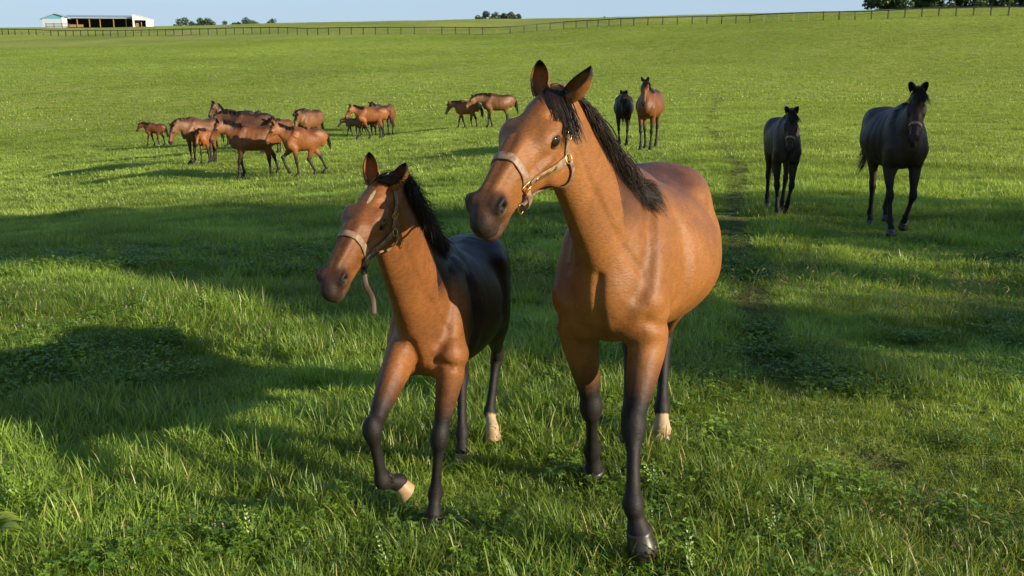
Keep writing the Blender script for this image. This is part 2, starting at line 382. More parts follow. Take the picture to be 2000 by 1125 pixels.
# ------------------------------------------------------------------ lie of the land
TP = np.array([[3.9,13.51,0.14],[5.03,12.2,0.06],[3.48,27.03,0.2],[-8.29,28.08,-0.76],[-7.3,29.48,-0.59],[-5.97,27.26,-0.62],[-11.03,32.06,-0.63],[-16.9,44.44,-0.82],[-12.67,41.48,-0.65],[-6.67,41.53,-0.41],[-6.03,47.99,-0.46],[-2.5,44.61,-0.03],[-1.2,45.72,-0.01],[-15.16,29.79,-1.38],[14.14,26.63,0.13],[6.6,12.22,0.15],[-4.76,8.62,0.17],[-130.26,251.65,14.59],[-105.0,238.99,13.6],[-81.18,224.96,13.03],[-61.11,212.51,12.64],[-40.0,191.17,11.18],[-20.91,173.7,9.9],[-7.62,182.07,10.74],[0.0,185.73,11.48],[9.8,187.73,12.44],[22.22,177.42,12.4],[36.36,174.27,12.57],[46.96,166.76,12.45],[58.33,159.9,12.42],[69.11,156.11,12.64],[78.97,152.41,12.47],[-166.67,319.25,20.23],[-131.45,308.97,19.73],[-106.45,309.05,20.12],[-78.12,299.54,20.24],[-42.86,274.02,19.38],[-11.11,266.51,19.37],[6.67,255.9,18.93],[25.0,239.97,18.18],[47.06,226.01,17.92],[66.67,213.57,17.58],[73.68,202.38,17.02],[105.26,202.47,17.43],[-40.0,94.77,2.78],[-15.0,94.77,2.78],[10.0,94.87,3.27],[35.0,94.98,3.75],[49.5,95.08,4.24],[-1.2,2.0,0.0],[-0.6,2.0,0.0],[0.0,2.0,0.0],[0.6,2.0,0.0],[1.2,2.0,0.0],[-1.92,3.2,0.0],[-0.96,3.2,0.0],[0.0,3.2,0.0],[0.96,3.2,0.0],[1.92,3.2,0.0],[-2.76,4.6,0.0],[-1.38,4.6,0.0],[0.0,4.6,0.0],[1.38,4.6,0.0],[2.76,4.6,0.0],[-3.9,6.5,0.0],[-1.95,6.5,0.0],[0.0,6.5,0.0],[1.95,6.5,0.0],[3.9,6.5,0.0],[-5.4,9.0,0.0],[-2.7,9.0,0.0],[0.0,9.0,0.0],[2.7,9.0,0.0],[5.4,9.0,0.0],[-250.0,478.87,20.23],[-500.0,957.75,14.16],[-1333.33,2553.99,4.05],[-159.68,463.58,20.12],[-319.35,927.15,14.08],[-851.61,2472.41,4.02],[-64.29,411.02,19.38],[-128.57,822.05,13.56],[-342.86,2192.13,3.88],[10.0,383.85,18.93],[20.0,767.71,13.25],[53.33,2047.21,3.79],[70.59,339.01,17.92],[141.18,678.02,12.54],[376.47,1808.04,3.58],[110.53,303.57,17.02],[221.05,607.14,11.91],[589.47,1619.05,3.4],[157.89,303.7,17.43],[315.79,607.41,12.2],[842.11,1619.75,3.49]])
def tkey(x, y):
    d = np.hypot(x, y); az = np.arctan2(x, y); az = np.sign(az) * np.minimum(np.abs(az), .85)
    return np.stack([az * 2.2, np.log(np.maximum(d, 1.5))], -1)
def _phi(r): return r * r * np.log(r + 1e-9)
_K = tkey(TP[:, 0], TP[:, 1]); _n = len(TP)
_A = _phi(np.linalg.norm(_K[:, None] - _K[None], axis=-1)); _A[np.arange(_n), np.arange(_n)] += .004
_Q = np.c_[np.ones(_n), _K]; _W = np.linalg.solve(np.block([[_A, _Q], [_Q.T, np.zeros((3, 3))]]), np.r_[TP[:, 2] / np.hypot(TP[:, 0], TP[:, 1]), 0, 0, 0])
def vnoise(x, y, s, seed=0):
    x = np.asarray(x) / s + seed * 17.3; y = np.asarray(y) / s + seed * 31.7; xi, yi = np.floor(x), np.floor(y); fx, fy = x - xi, y - yi
    fx, fy = fx * fx * (3 - 2 * fx), fy * fy * (3 - 2 * fy)
    hsh = lambda a, b: np.modf(np.abs(np.sin(a * 127.1 + b * 311.7 + seed) * 43758.5453))[0]
    return (hsh(xi, yi) * (1 - fx) + hsh(xi + 1, yi) * fx) * (1 - fy) + (hsh(xi, yi + 1) * (1 - fx) + hsh(xi + 1, yi + 1) * fx) * fy
def ground(x, y):
    x = np.asarray(x, float); y = np.asarray(y, float); sh = x.shape; x, y = x.ravel(), y.ravel(); k = tkey(x, y); out = np.zeros(len(x))
    for i in range(0, len(x), 20000):
        kk = k[i:i + 20000]; r = np.linalg.norm(kk[:, None] - _K[None], axis=-1); out[i:i + 20000] = _phi(r) @ _W[:_n] + np.c_[np.ones(len(kk)), kk] @ _W[_n:]
    d = np.hypot(x, y); z = out * d * sstep(2.9, 1.3, np.abs(np.arctan2(x, y))) * sstep(1.5, 3, d)
    z += (vnoise(x, y, 1.1, 1) - .5) * .05 * sstep(2, 6, d) + (vnoise(x, y, .45, 2) - .5) * .02 + (vnoise(x, y, 9, 5) - .5) * .25 * sstep(30, 90, d)
    return z.reshape(sh)
G1 = lambda x, y: float(ground(np.array([x]), np.array([y]))[0])
rings = np.concatenate([[.4], np.geomspace(1.2, 12, 150), np.geomspace(12.15, 330, 300), np.geomspace(336, 4500, 40)])
azs = np.radians(np.concatenate([np.linspace(-180, -46, 40), np.linspace(-44, 44, 300), np.linspace(46, 176, 39)]))
rg, ag = np.meshgrid(rings, azs, indexing='ij'); gx, gy = rg * np.sin(ag), rg * np.cos(ag); gz = ground(gx, gy)
na, nr = len(azs), len(rings); ii, jj = np.meshgrid(np.arange(nr - 1), np.arange(na), indexing='ij'); j2 = (jj + 1) % na
Fg = np.stack([ii * na + jj, ii * na + j2, (ii + 1) * na + j2, (ii + 1) * na + jj], -1).reshape(-1, 4)[:, ::-1]
# the trodden line where the horses come down the field
TR = np.array([(14.6, 68.), (8.2, 40.), (5.2, 22.), (3.1, 13.2), (2.3, 8.7), (1.9, 6.9), (1.9, 5.4), (2.1, 4.2), (2.3, 3.)])
def track(x, y):
    m = np.full(len(x), 9.)
    for a, b in zip(TR[:-1], TR[1:]):
        ab = b - a; t = np.clip(((x - a[0]) * ab[0] + (y - a[1]) * ab[1]) / (ab @ ab), 0, 1); m = np.minimum(m, np.hypot(x - a[0] - t * ab[0], y - a[1] - t * ab[1]))
    return m
BARE = [(2.0, 4.8, .17), (2.5, 5.6, .12), (-1.9, 6.9, .16)]
def worn(x, y):
    m = sstep(.10, .42, track(x, y) + .26 * (vnoise(x, y, .3, 8) - .3) + .22 * sstep(7, 4, y))
    for a, b, r in BARE: m = np.minimum(m, sstep(r * .5, r * 1.3, np.hypot(x - a, (y - b) * 1.3) + .14 * (vnoise(x, y, .14, 9) - .5)))
    return m
cen = np.stack([gx, gy, gz], -1).reshape(-1, 3)
wc = np.zeros((len(cen), 3)); wc[:, 0] = 1 - worn(cen[:, 0], cen[:, 1])
field = link(np_mesh('pasture', cen, Fg, M['turf'], True, wc)); tag(field, kind='structure')
# ------------------------------------------------------------------ grass: tufts scattered over one sheet of points
def blades(n, rad, hmin, hmax, w, lean, seed, segs=4, dry=.04, fold=True):
    r = np.random.RandomState(seed); G = Geo()
    for i in range(n):
        a, q = r.uniform(0, 6.283), rad * math.sqrt(r.uniform()); b = V(math.cos(a) * q, math.sin(a) * q, -.012); L = r.uniform(hmin, hmax); ww = w * r.uniform(.6, 1.3)
        da = a + r.normal(0, 1.1); d = V(math.cos(da), math.sin(da), 0); side = V(-math.sin(da), math.cos(da), 0); l0 = abs(r.normal(0, lean)) + .08; bend = r.uniform(.2, 1.5) * lean * 2.4
        side = unit(side + V(0, 0, r.normal(0, .25)) + d * r.normal(0, .5)); P = []; p = b.copy(); th = l0
        for k in range(segs + 1):
            P.append(p.copy()); th = l0 + bend * (k / segs) ** 1.4; p = p + (d * math.sin(th) + V(0, 0, math.cos(th))) * L / segs
        P = np.array(P); wp = ww * (np.array([.75, 1., .9, .6, .08]) if segs == 4 else np.array([.9, 1., .1]) if segs == 2 else np.linspace(1, .1, segs + 1)) * .5
        Vt = np.concatenate([P - side * wp[:, None], P + side * wp[:, None]]); m = segs + 1
        G.add(Vt, [[k, m + k, m + k + 1, k + 1] for k in range(segs)], (float(np.clip(r.normal(.5, .25), 0, 1)), float(r.uniform() < dry) * r.uniform(.5, 1), .5))
    return G
def clover_tuft(n, rad, seed, sz=.011):
    r = np.random.RandomState(seed); G = Geo()
    for i in range(n):
        a, q = r.uniform(0, 6.283), rad * math.sqrt(r.uniform()); h = r.uniform(.02, .075); b = V(math.cos(a) * q, math.sin(a) * q, 0); t = b + V(r.normal(0, .012), r.normal(0, .012), h)
        G.tube([b, (b + t) / 2, t], .0009, 3, (.4, 0, .5)); tilt = unit(V(r.normal(0, .35), r.normal(0, .35), 1)); u = unit(np.cross(tilt, V(r.normal(), r.normal(), .1))); w = np.cross(tilt, u); cc = (float(r.uniform(.2, .9)), 0, .5); s = sz * r.uniform(.6, 1.4)
        for k in range(3):
            an = k * 2.094; o = u * math.cos(an) + w * math.sin(an); p = np.cross(tilt, o)
            G.add([t, t + o * s * .6 + p * s * .62 + tilt * s * .12, t + o * s * 1.45 - tilt * s * .1, t + o * s * .6 - p * s * .62 + tilt * s * .12], [[0, 1, 2, 3]], cc)
    return G
def weed(seed):
    r = np.random.RandomState(seed); G = Geo()
    for i in range(9):
        a = r.uniform(0, 6.283); d = V(math.cos(a), math.sin(a), r.uniform(.9, 2.6)); d = unit(d); L = r.uniform(.10, .24); G.tube([V(0, 0, 0), d * L * .5 + V(0, 0, .01), d * L], .0013, 3, (.4, 0, .5))
        for k in range(9):
            p = d * L * (k + 1.5) / 10; s = .024 * (1.25 - k / 10)
            for sg in (1, -1):
                o = unit(np.cross(d, V(0, 0, 1)) * sg + d * .6 + V(0, 0, r.normal(0, .3))); q = unit(np.cross(o, d)); q = np.cross(q, o)
                G.add([p, p + o * s * .5 + q * s * .28, p + o * s * 1.1, p + o * s * .5 - q * s * .28], [[0, 1, 2, 3]], (float(r.uniform(.3, .9)), 0, .5))
    return G
def foxtail(seed):
    r = np.random.RandomState(seed); G = Geo()
    for i in range(2):
        a = r.uniform(0, 6.283); ln_ = r.uniform(.1, .5); H = r.uniform(.16, .30); d = V(math.cos(a), math.sin(a), 0); P = np.array([d * ln_ * H * t * t + V(0, 0, H * t) for t in np.linspace(0, 1, 6)]) + V(r.normal(0, .02), r.normal(0, .02), 0)
        G.tube(P, .0010, 3, (.5, .1, .5)); e = unit(P[-1] - P[-2]); L = r.uniform(.03, .055)
        q = np.array([P[-1] + (e + d * .5 * t - V(0, 0, .35 * t)) * L * t for t in np.linspace(0, 1, 6)]); G.tube(q, np.array([.0015, .0038, .0045, .0042, .003, .0008]), 6, (.6, r.uniform(.2, .8), .5))
        for k in range(40):
            c = q[r.randint(0, 6)] ; o = unit(r.normal(0, 1, 3) + e * .8); pp = unit(np.cross(o, e)); G.add([c, c + o * .006 + pp * .0005, c + o * .012, c + o * .006 - pp * .0005], [[0, 1, 2, 3]], (.8, .5, .5))
    return G
def flower(seed):
    r = np.random.RandomState(seed); G = Geo(); H = r.uniform(.07, .13); t = V(r.normal(0, .015), r.normal(0, .015), H); G.tube([V(0, 0, 0), t * .5, t], .001, 3, (.4, 0, .5))
    for k in range(26):
        o = unit(r.normal(0, 1, 3) + V(0, 0, .4)); p = unit(np.cross(o, V(.3, .2, .9))); G.add([t, t + o * .007 + p * .002, t + o * .012, t + o * .007 - p * .002], [[0, 1, 2, 3]], (.8, 1., .5))
    return G
def scatter(name, protos, xy, idx, scl, tint, mat):
    """one object: a mesh of points that instances the tufts through geometry nodes"""
    src = bpy.data.collections.new(name + '_tufts')
    for i, G in enumerate(protos):
        o = bpy.data.objects.new('%s_tuft_%02d' % (name, i), G.mesh('%s_tuft' % name, mat, False, True)); src.objects.link(o)
    x, y = xy; z = ground(x, y); n = len(x); me = bpy.data.meshes.new(name); me.vertices.add(n); me.vertices.foreach_set('co', np.stack([x, y, z], 1).astype(np.float32).ravel())
    r = np.random.RandomState(n)
    me.attributes.new('idx', 'INT', 'POINT').data.foreach_set('value', idx.astype(np.int32)); me.attributes.new('scl', 'FLOAT', 'POINT').data.foreach_set('value', scl.astype(np.float32))
    me.attributes.new('tint', 'FLOAT', 'POINT').data.foreach_set('value', tint.astype(np.float32)); me.attributes.new('rotz', 'FLOAT', 'POINT').data.foreach_set('value', r.uniform(0, 6.283, n).astype(np.float32))
    me.materials.append(mat); ob = link(me); gn = bpy.data.node_groups.new(name + '_scatter', 'GeometryNodeTree')
    gn.interface.new_socket('Geometry', in_out='INPUT', socket_type='NodeSocketGeometry'); gn.interface.new_socket('Geometry', in_out='OUTPUT', socket_type='NodeSocketGeometry')
    N = gn.nodes; gi, go = N.new('NodeGroupInput'), N.new('NodeGroupOutput'); ip = N.new('GeometryNodeInstanceOnPoints'); ci = N.new('GeometryNodeCollectionInfo'); ci.inputs['Collection'].default_value = src
    ci.inputs['Separate Children'].default_value = True; ci.inputs['Reset Children'].default_value = True; ip.inputs['Pick Instance'].default_value = True
    def at(nm, ty): q = N.new('GeometryNodeInputNamedAttribute'); q.data_type = ty; q.inputs[0].default_value = nm; return q.outputs[0]
    L = gn.links.new; L(gi.outputs[0], ip.inputs['Points']); L(ci.outputs[0], ip.inputs['Instance']); L(at('idx', 'INT'), ip.inputs['Instance Index'])
    cx = N.new('ShaderNodeCombineXYZ'); L(at('rotz', 'FLOAT'), cx.inputs[2]); er = N.new('FunctionNodeEulerToRotation'); L(cx.outputs[0], er.inputs[0]); L(er.outputs[0], ip.inputs['Rotation'])
    L(at('scl', 'FLOAT'), ip.inputs['Scale']); L(ip.outputs[0], go.inputs[0])
    md = ob.modifiers.new('scatter', 'NODES'); md.node_group = gn; tag(ob, kind='stuff'); return ob
RG = np.random.RandomState(5)
def fan(d0, d1, az, n, bias=1.):
    d = np.sqrt(RG.uniform(d0 ** 2, d1 ** 2, n)); a = np.radians(RG.uniform(-az, az, n)); return d * np.sin(a), d * np.cos(a)
def cover(d0, d1, az, n, cats, base=1.):
    """cats: (first tuft index, count) for short turf, medium, tall, clover-like"""
    x, y = fan(d0, d1, az, n); p = vnoise(x, y, .9, 3) * .6 + vnoise(x, y, .33, 4) * .4; q = vnoise(x, y, 2.3, 6) * .55 + vnoise(x, y, .6, 7) * .45
    dip = worn(x, y); u = RG.uniform(0, 1, n)
    kind = np.where(p + .25 * (u - .5) < .46, 0, np.where(p + .25 * (u - .5) < .66, 1, 2)); kind = np.where(dip < .5, 0, kind)
    st_ = np.array([c[0] for c in cats]); ct = np.array([c[1] for c in cats]); idx = st_[kind] + (RG.uniform(0, 1, n) * ct[kind]).astype(int)
    scl = base * RG.uniform(.7, 1.25, n) * (.75 + .5 * q) * (.45 + .55 * dip)
    tint = np.clip(.5 + (1.1 * (vnoise(x, y, 1.7, 9) - .5) + .7 * (vnoise(x, y, .5, 10) - .5)) * sstep(90, 12, np.hypot(x, y)) + .5 * (vnoise(x, y, 14, 12) - .5), 0, 1) * (.45 + .55 * dip)
    return x, y, idx, scl, tint
if QUICK != '2':
    K_ = .25 if QUICK else 1.
    pr = [blades(60, .11, .035, .085, .0048, .55, s) for s in (1, 2, 3)] + [blades(54, .10, .07, .145, .0054, .44, s, 4, .02) for s in (4, 5, 6)] + [blades(42, .09, .10, .205, .0064, .42, s, 4, .025) for s in (7, 8, 9)]
    o = scatter('grass', pr, *(lambda c: ((c[0], c[1]), c[2], c[3], c[4]))(cover(1.6, 9.5, 46, int(11500 * K_), [(0, 3), (3, 3), (6, 3)])), M['grass'])
    pr = [blades(60, .14, .04, .09, .007, .55, s, 2) for s in (11, 12)] + [blades(54, .13, .06, .125, .0078, .46, s, 2, .015) for s in (13, 14)] + [blades(46, .12, .08, .165, .0085, .44, s, 2, .02) for s in (15, 16)]
    o = scatter('midfield_grass', pr, *(lambda c: ((c[0], c[1]), c[2], c[3], c[4]))(cover(9.2, 24, 43, int(22000 * K_), [(0, 2), (2, 2), (4, 2)])), M['grass'])
    pr = [blades(64, .36, .05, .10, .014, .55, s, 2, 0) for s in (21, 22)] + [blades(60, .34, .06, .12, .015, .5, s, 2, 0) for s in (23, 24)] + [blades(44, .28, .08, .15, .016, .45, s, 2, .01) for s in (25, 26)]
    o = scatter('far_grass', pr, *(lambda c: ((c[0], c[1]), c[2], c[3], c[4]))(cover(23, 62, 42, int(34000 * K_), [(0, 2), (2, 2), (4, 2)])), M['fargrass'])
    pr = [blades(56, .8, .05, .11, .034, .6, s, 2, 0) for s in (31, 32)] + [blades(50, .75, .06, .13, .036, .55, s, 2, 0) for s in (33, 34)] + [blades(44, .55, .08, .16, .038, .5, s, 2, 0) for s in (35, 36)]
    o = scatter('hillside_grass', pr, *(lambda c: ((c[0], c[1]), c[2], c[3], c[4]))(cover(60, 190, 40, int(48000 * K_), [(0, 2), (2, 2), (4, 2)])), M['fargrass'])
    # clover, ferny weeds, seed heads, white clover flowers in the near sward
    x, y = fan(2.2, 13, 42, int(7000 * K_)); m = (vnoise(x, y, 1.2, 21) * .6 + vnoise(x, y, .4, 22) * .4 - .09 * (x < -.6) * (y < 6)) > .52; x, y = x[m], y[m]; n = len(x)
    scatter('clover', [clover_tuft(34, .12, s) for s in (41, 42, 43)] + [weed(s) for s in (44, 45)], (x, y), np.where(RG.uniform(0, 1, n) < .975, RG.randint(0, 3, n), RG.randint(3, 5, n)), RG.uniform(.8, 1.4, n), RG.uniform(.1, .9, n), M['clover'])
    x, y = fan(2.6, 12, 40, int(3600 * K_)); m = (vnoise(x, y, 1.6, 23) + .25 * (x > .2) - .5 * (x < -.5)) > .80; x, y = x[m], y[m]; n = len(x)
    scatter('foxtail_seed_heads', [foxtail(s) for s in range(51, 57)], (x, y), RG.randint(0, 6, n), RG.uniform(.7, 1.1, n), RG.uniform(.3, 1, n), M['seed'])
    x, y = fan(3, 11, 38, int(900 * K_)); m = (vnoise(x, y, 1.5, 24)) > .6; x, y = x[m], y[m]; n = len(x)
    scatter('clover_flowers', [flower(s) for s in range(61, 64)], (x, y), RG.randint(0, 3, n), RG.uniform(.6, 1., n), RG.uniform(.3, 1, n), M['clover'])
    # broad dock leaves at the left edge
    G = Geo(); r = np.random.RandomState(77); b0 = V(-2.28, 3.72, G1(-2.28, 3.72))
    for k in range(11):
        a = r.uniform(-.5, 3.3); d = V(math.cos(a), math.sin(a) * .7, 0); L = r.uniform(.14, .24); w = L * .17; s = unit(np.cross(d, V(0, 0, 1))); P = [b0 + d * L * t + V(0, 0, .06 + .10 * math.sin(t * 2.2)) for t in np.linspace(0, 1, 7)]
        wp = w * np.array([.15, .6, .95, 1, .85, .5, .03]); Lf = np.array(P) - s * wp[:, None] + V(0, 0, .012); Rt = np.array(P) + s * wp[:, None] + V(0, 0, .012); Cn = np.array(P)
        G.add(np.concatenate([Lf, Cn, Rt]), [[i, 7 + i, 8 + i, i + 1] for i in range(6)] + [[7 + i, 14 + i, 15 + i, 8 + i] for i in range(6)], (.95, .0, .5))
    tag(link(G.mesh('dock_plant', leaf_mat('dock_leaf', (.12, .2, .03), (.25, .34, .05), .4), True, True)), 'broad pale green dock leaves low in the grass at the left edge', 'plant')

# ------------------------------------------------------------------ trees
def tree(name, loc, H, R, n, ls, label, group, seed, mat='leaf', base=.2, squash=1., lumps=14, aim=None):
    r = np.random.RandomState(seed); root = empty(name, loc); tag(root, label, 'tree', group); G = Geo(); tr = .028 * H
    lean = r.normal(0, .02, 2) * H; P = crom(np.array([(0, 0, -.4), (lean[0] * .3, lean[1] * .3, H * .25), (lean[0], lean[1], H * .55), (lean[0] * 1.4, lean[1] * 1.4, H * .85)]), 4); G.tube(P, np.linspace(tr, tr * .25, len(P)), 8)
    C = []
    for i in range(lumps):
        a = i * 2.4 + r.uniform(-.4, .4); t = r.uniform(0, 1); z = H * (base + (1 - base) * t); rr = R * math.sqrt(max(1 - (2 * t - .85) ** 2 * .85, .08)) * r.uniform(.35, .8); c = V(math.cos(a) * rr, math.sin(a) * rr, z * .97)
        C.append((c, R * r.uniform(.28, .46))); s = P[min(int(len(P) * (.25 + .6 * t)), len(P) - 1)]; Q = crom(np.array([s, (s + c) / 2 + V(0, 0, -.04 * H), c]), 3); G.tube(Q, np.linspace(tr * .35, tr * .06, len(Q)), 5)
    link(G.mesh('trunk', M['bark']), root)
    w = np.array([q[1] ** 2.2 for q in C]); k = r.choice(len(C), n, p=w / w.sum()); cc = np.array([q[0] for q in C])[k]; cr = np.array([q[1] for q in C])[k]
    d = unit(r.normal(0, 1, (n, 3))); rad = cr * r.uniform(.25, 1.05, n) ** .6; p = cc + d * rad[:, None] * V(1, 1, .8 * squash)
    p = p[p[:, 2] > H * base * .55]; n = len(p); u = unit(r.normal(0, 1, (n, 3))); v = unit(np.cross(u, r.normal(0, 1, (n, 3)))); s = ls * r.uniform(.6, 1.4, (n, 1))
    Vt = np.stack([p - u * s, p + v * s * .55, p + u * s, p - v * s * .55], 1).reshape(-1, 3); Fq = np.arange(n * 4).reshape(-1, 4)
    cl = np.zeros((n * 4, 3)); cl[:, 0] = np.repeat(np.clip(r.normal(.5, .22, n), 0, 1), 4)
    link(np_mesh('crown', Vt, Fq, M[mat], False, cl), root); return root
def up(px, py, c):      # a point seen at that place of the frame, c metres in front of the lens
    x, y = (px - 1000) / 1850 * c, -(py - 562.5) / 1850 * c; cs, sn = math.cos(math.radians(12.1)), math.sin(math.radians(12.1)); return V(x, y * sn + c * cs, 2 + y * cs - c * sn)
def far_tree(px, top, c, wpx, n, name, label, group, seed, mat='leaf_haze', ls=.38, base=.02, extra=0.):
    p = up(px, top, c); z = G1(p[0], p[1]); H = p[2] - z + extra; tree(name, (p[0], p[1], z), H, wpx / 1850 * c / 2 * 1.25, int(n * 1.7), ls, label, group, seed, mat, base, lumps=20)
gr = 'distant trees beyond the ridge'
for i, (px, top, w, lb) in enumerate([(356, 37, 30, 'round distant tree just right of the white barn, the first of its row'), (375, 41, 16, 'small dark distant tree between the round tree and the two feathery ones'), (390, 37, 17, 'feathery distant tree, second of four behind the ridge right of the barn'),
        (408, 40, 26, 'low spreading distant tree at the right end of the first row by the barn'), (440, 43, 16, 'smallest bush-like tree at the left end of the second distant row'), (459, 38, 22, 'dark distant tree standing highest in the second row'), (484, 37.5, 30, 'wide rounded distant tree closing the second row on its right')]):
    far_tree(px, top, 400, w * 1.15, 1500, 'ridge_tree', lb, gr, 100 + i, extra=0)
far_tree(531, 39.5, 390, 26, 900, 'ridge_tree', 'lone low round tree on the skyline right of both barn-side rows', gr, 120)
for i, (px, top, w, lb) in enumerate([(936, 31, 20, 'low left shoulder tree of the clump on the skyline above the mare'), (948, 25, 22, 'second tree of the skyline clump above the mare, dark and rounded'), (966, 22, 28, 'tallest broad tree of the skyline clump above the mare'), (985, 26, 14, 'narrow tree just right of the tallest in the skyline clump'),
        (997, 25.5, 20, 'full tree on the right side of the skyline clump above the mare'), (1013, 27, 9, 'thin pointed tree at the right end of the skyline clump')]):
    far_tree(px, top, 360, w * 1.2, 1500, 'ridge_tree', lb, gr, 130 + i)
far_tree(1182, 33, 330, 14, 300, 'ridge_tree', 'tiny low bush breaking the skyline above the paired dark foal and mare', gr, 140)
gr = 'dark trees at the top right corner'
for i, (px, h_, w, lb) in enumerate([(1728, 44, 62, 'dark leafy tree at the left end of the wood in the top right corner'), (1768, 60, 64, 'broad dark tree second from the left in the top right wood'), (1812, 58, 60, 'dark tree with a brownish crown in the middle of the top right wood'),
        (1852, 60, 58, 'dark tree right of the middle in the top right wood, above the pale fence posts'), (1897, 64, 62, 'dark tree just left of the sky gap in the top right wood'), (1958, 60, 60, 'dark tree right of the sky gap in the top right wood'), (2006, 66, 66, 'dark tree cut by the right edge of the photo at the top')]):
    p = up(px, 22, 236); z = G1(p[0], p[1]); tree('wood_tree', (p[0], p[1], z), h_ / 1850 * 236 * 1.5, w / 1850 * 236 / 2 * 1.25, 6500, .34, lb, gr, 150 + i, 'leaf', .05, lumps=22)
# trees beside the pasture, off to the right: they throw the broad shade across the grass
gr = 'pasture-edge trees beyond the right edge'
if QUICK != '2':
    for i, (u_, v_, H, R, b) in enumerate([(22,10.8,19,4.4,.12),(34,12.6,23,3.9,.15),(30,8.3,24,2.5,.12)]):
        ca, sa = math.cos(SUN_AZ), math.sin(SUN_AZ); x, y = u_ * ca - v_ * sa, u_ * sa + v_ * ca
        tree('pasture_tree', (x, y, G1(x, y)), H, R, 15000, .17, ['leafy tree beyond the right edge of the view, standing nearest the horses', 'broad leafy tree beyond the right edge, farthest from the horses', 'tall slender leafy tree beyond the right edge, between the other two'][i], gr, 170 + i, 'leaf', b, lumps=26)
# ------------------------------------------------------------------ fence along the rise
FP = np.array([(-146.0, 262.), (-130.26, 251.65), (-105.0, 238.99), (-81.18, 224.96), (-61.11, 212.51), (-40.0, 191.17), (-20.91, 173.7), (-7.62, 182.07), (0.0, 185.73), (9.8, 187.73), (22.22, 177.42), (36.36, 174.27), (46.96, 166.76), (58.33, 159.9), (69.11, 156.11), (78.97, 152.41), (86.5, 149.6)])
FP[5:8] = [(-41.5, 199.), (-24.5, 191.), (-9.5, 188.)]
fc = crom(FP, 24); sl = np.r_[0, np.cumsum(np.linalg.norm(np.diff(fc, axis=0), axis=1))]
fence = empty('board_fence', (0, 190, G1(0, 190))); tag(fence, 'long dark board and wire fence crossing the far hillside', 'fence'); fo = V(0, 190, G1(0, 190))
pw = np.concatenate([[0.], np.cumsum(np.interp(np.arange(99) / 99, [0, .3, .6, 1], [2.55, 2.9, 2.75, 2.5]))]); pw = pw / pw[-1] * sl[-1]
r = np.random.RandomState(9); pp = []
for k, s in enumerate(pw):
    x, y = np.interp(s, sl, fc[:, 0]), np.interp(s, sl, fc[:, 1]); z = G1(x, y); h_ = 1.42 + r.normal(0, .03); g = Geo(); tl_ = r.normal(0, .02, 2); c0 = V(x, y, z) - fo
    Mx = np.eye(3); Mx[0, 2], Mx[1, 2] = tl_; g.box(c0 + V(0, 0, h_ / 2 - .15), (.17, .17, h_ + .3), Mx); g.box(c0 + V(0, 0, h_ + .02), (.13, .13, .05)); link(g.mesh('post', M['fence_old' if (x > 40 and r.uniform() < .3) or r.uniform() < .06 else 'fence'], False), fence); pp.append(V(x, y, z))
pp = np.array(pp); g = Geo(); ux = unit(np.diff(pp, axis=0))
for hz, tk_, ht in ((1.34, .04, .16),):
    for a, b, u_ in zip(pp[:-1], pp[1:], ux):
        n_ = V(u_[1], -u_[0], 0) * .11; a2, b2 = a + V(0, 0, hz) + n_ - fo, b + V(0, 0, hz) + n_ - fo; Mx = np.stack([u_, unit(np.cross(V(0, 0, 1), u_)), unit(np.cross(u_, np.cross(V(0, 0, 1), u_)))], 1); g.box((a2 + b2) / 2, (np.linalg.norm(b2 - a2) - .01, tk_, ht), Mx)
link(g.mesh('top_rail', M['fence'], False), fence); g = Geo()
for hz in (.15, .4, .65, .9, 1.12): g.tube(pp + V(0, 0, hz) - fo + V(0, -.1, 0), .007, 3)
link(g.mesh('wire', M['wire'], False), fence)
# ------------------------------------------------------------------ run-in barn on the ridge
bp = up(188, 53.5, 298); bz = G1(bp[0], bp[1]) + .1; barn = empty('barn', (bp[0], bp[1], bz), math.radians(6)); tag(barn, 'white open-fronted barn with a grey metal roof on the skyline', 'barn')
def part(nm, mat, boxes, par=None, name2=None):
    g = Geo()
    for c, s, *m in boxes: g.box(c, s, m[0] if m else None)
    return link(g.mesh(nm, M[mat], False), par or barn)
L_, D_, Hh = 21.0, 7.0, 2.75; x0, x1 = -9.3, 11.6
part('rear_wall', 'inside', [((1.1, D_, Hh / 2), (x1 - x0, .15, Hh))]); part('inner_wall', 'inside', [((x0 + .1, D_ / 2, Hh / 2), (.15, D_ - .2, Hh))])
def prism(nm, mat, poly, x, t, par=None):     # polygon (y,z) extruded along x
    g = Geo(); q = np.array(poly, float); n = len(q); A = np.c_[np.full(n, x), q]; B = np.c_[np.full(n, x + t), q]; F_ = [[i, (i + 1) % n, n + (i + 1) % n, n + i] for i in range(n)]; g.add(np.vstack([A, B]), F_)
    me = g.mesh(nm, M[mat], False); bm_ = None
    import bmesh
    b = bmesh.new(); b.from_mesh(me); b.verts.ensure_lookup_table(); b.faces.new([b.verts[i] for i in range(n)][::-1]); b.faces.new([b.verts[n + i] for i in range(n)]); b.to_mesh(me); b.free(); return link(me, par or barn)
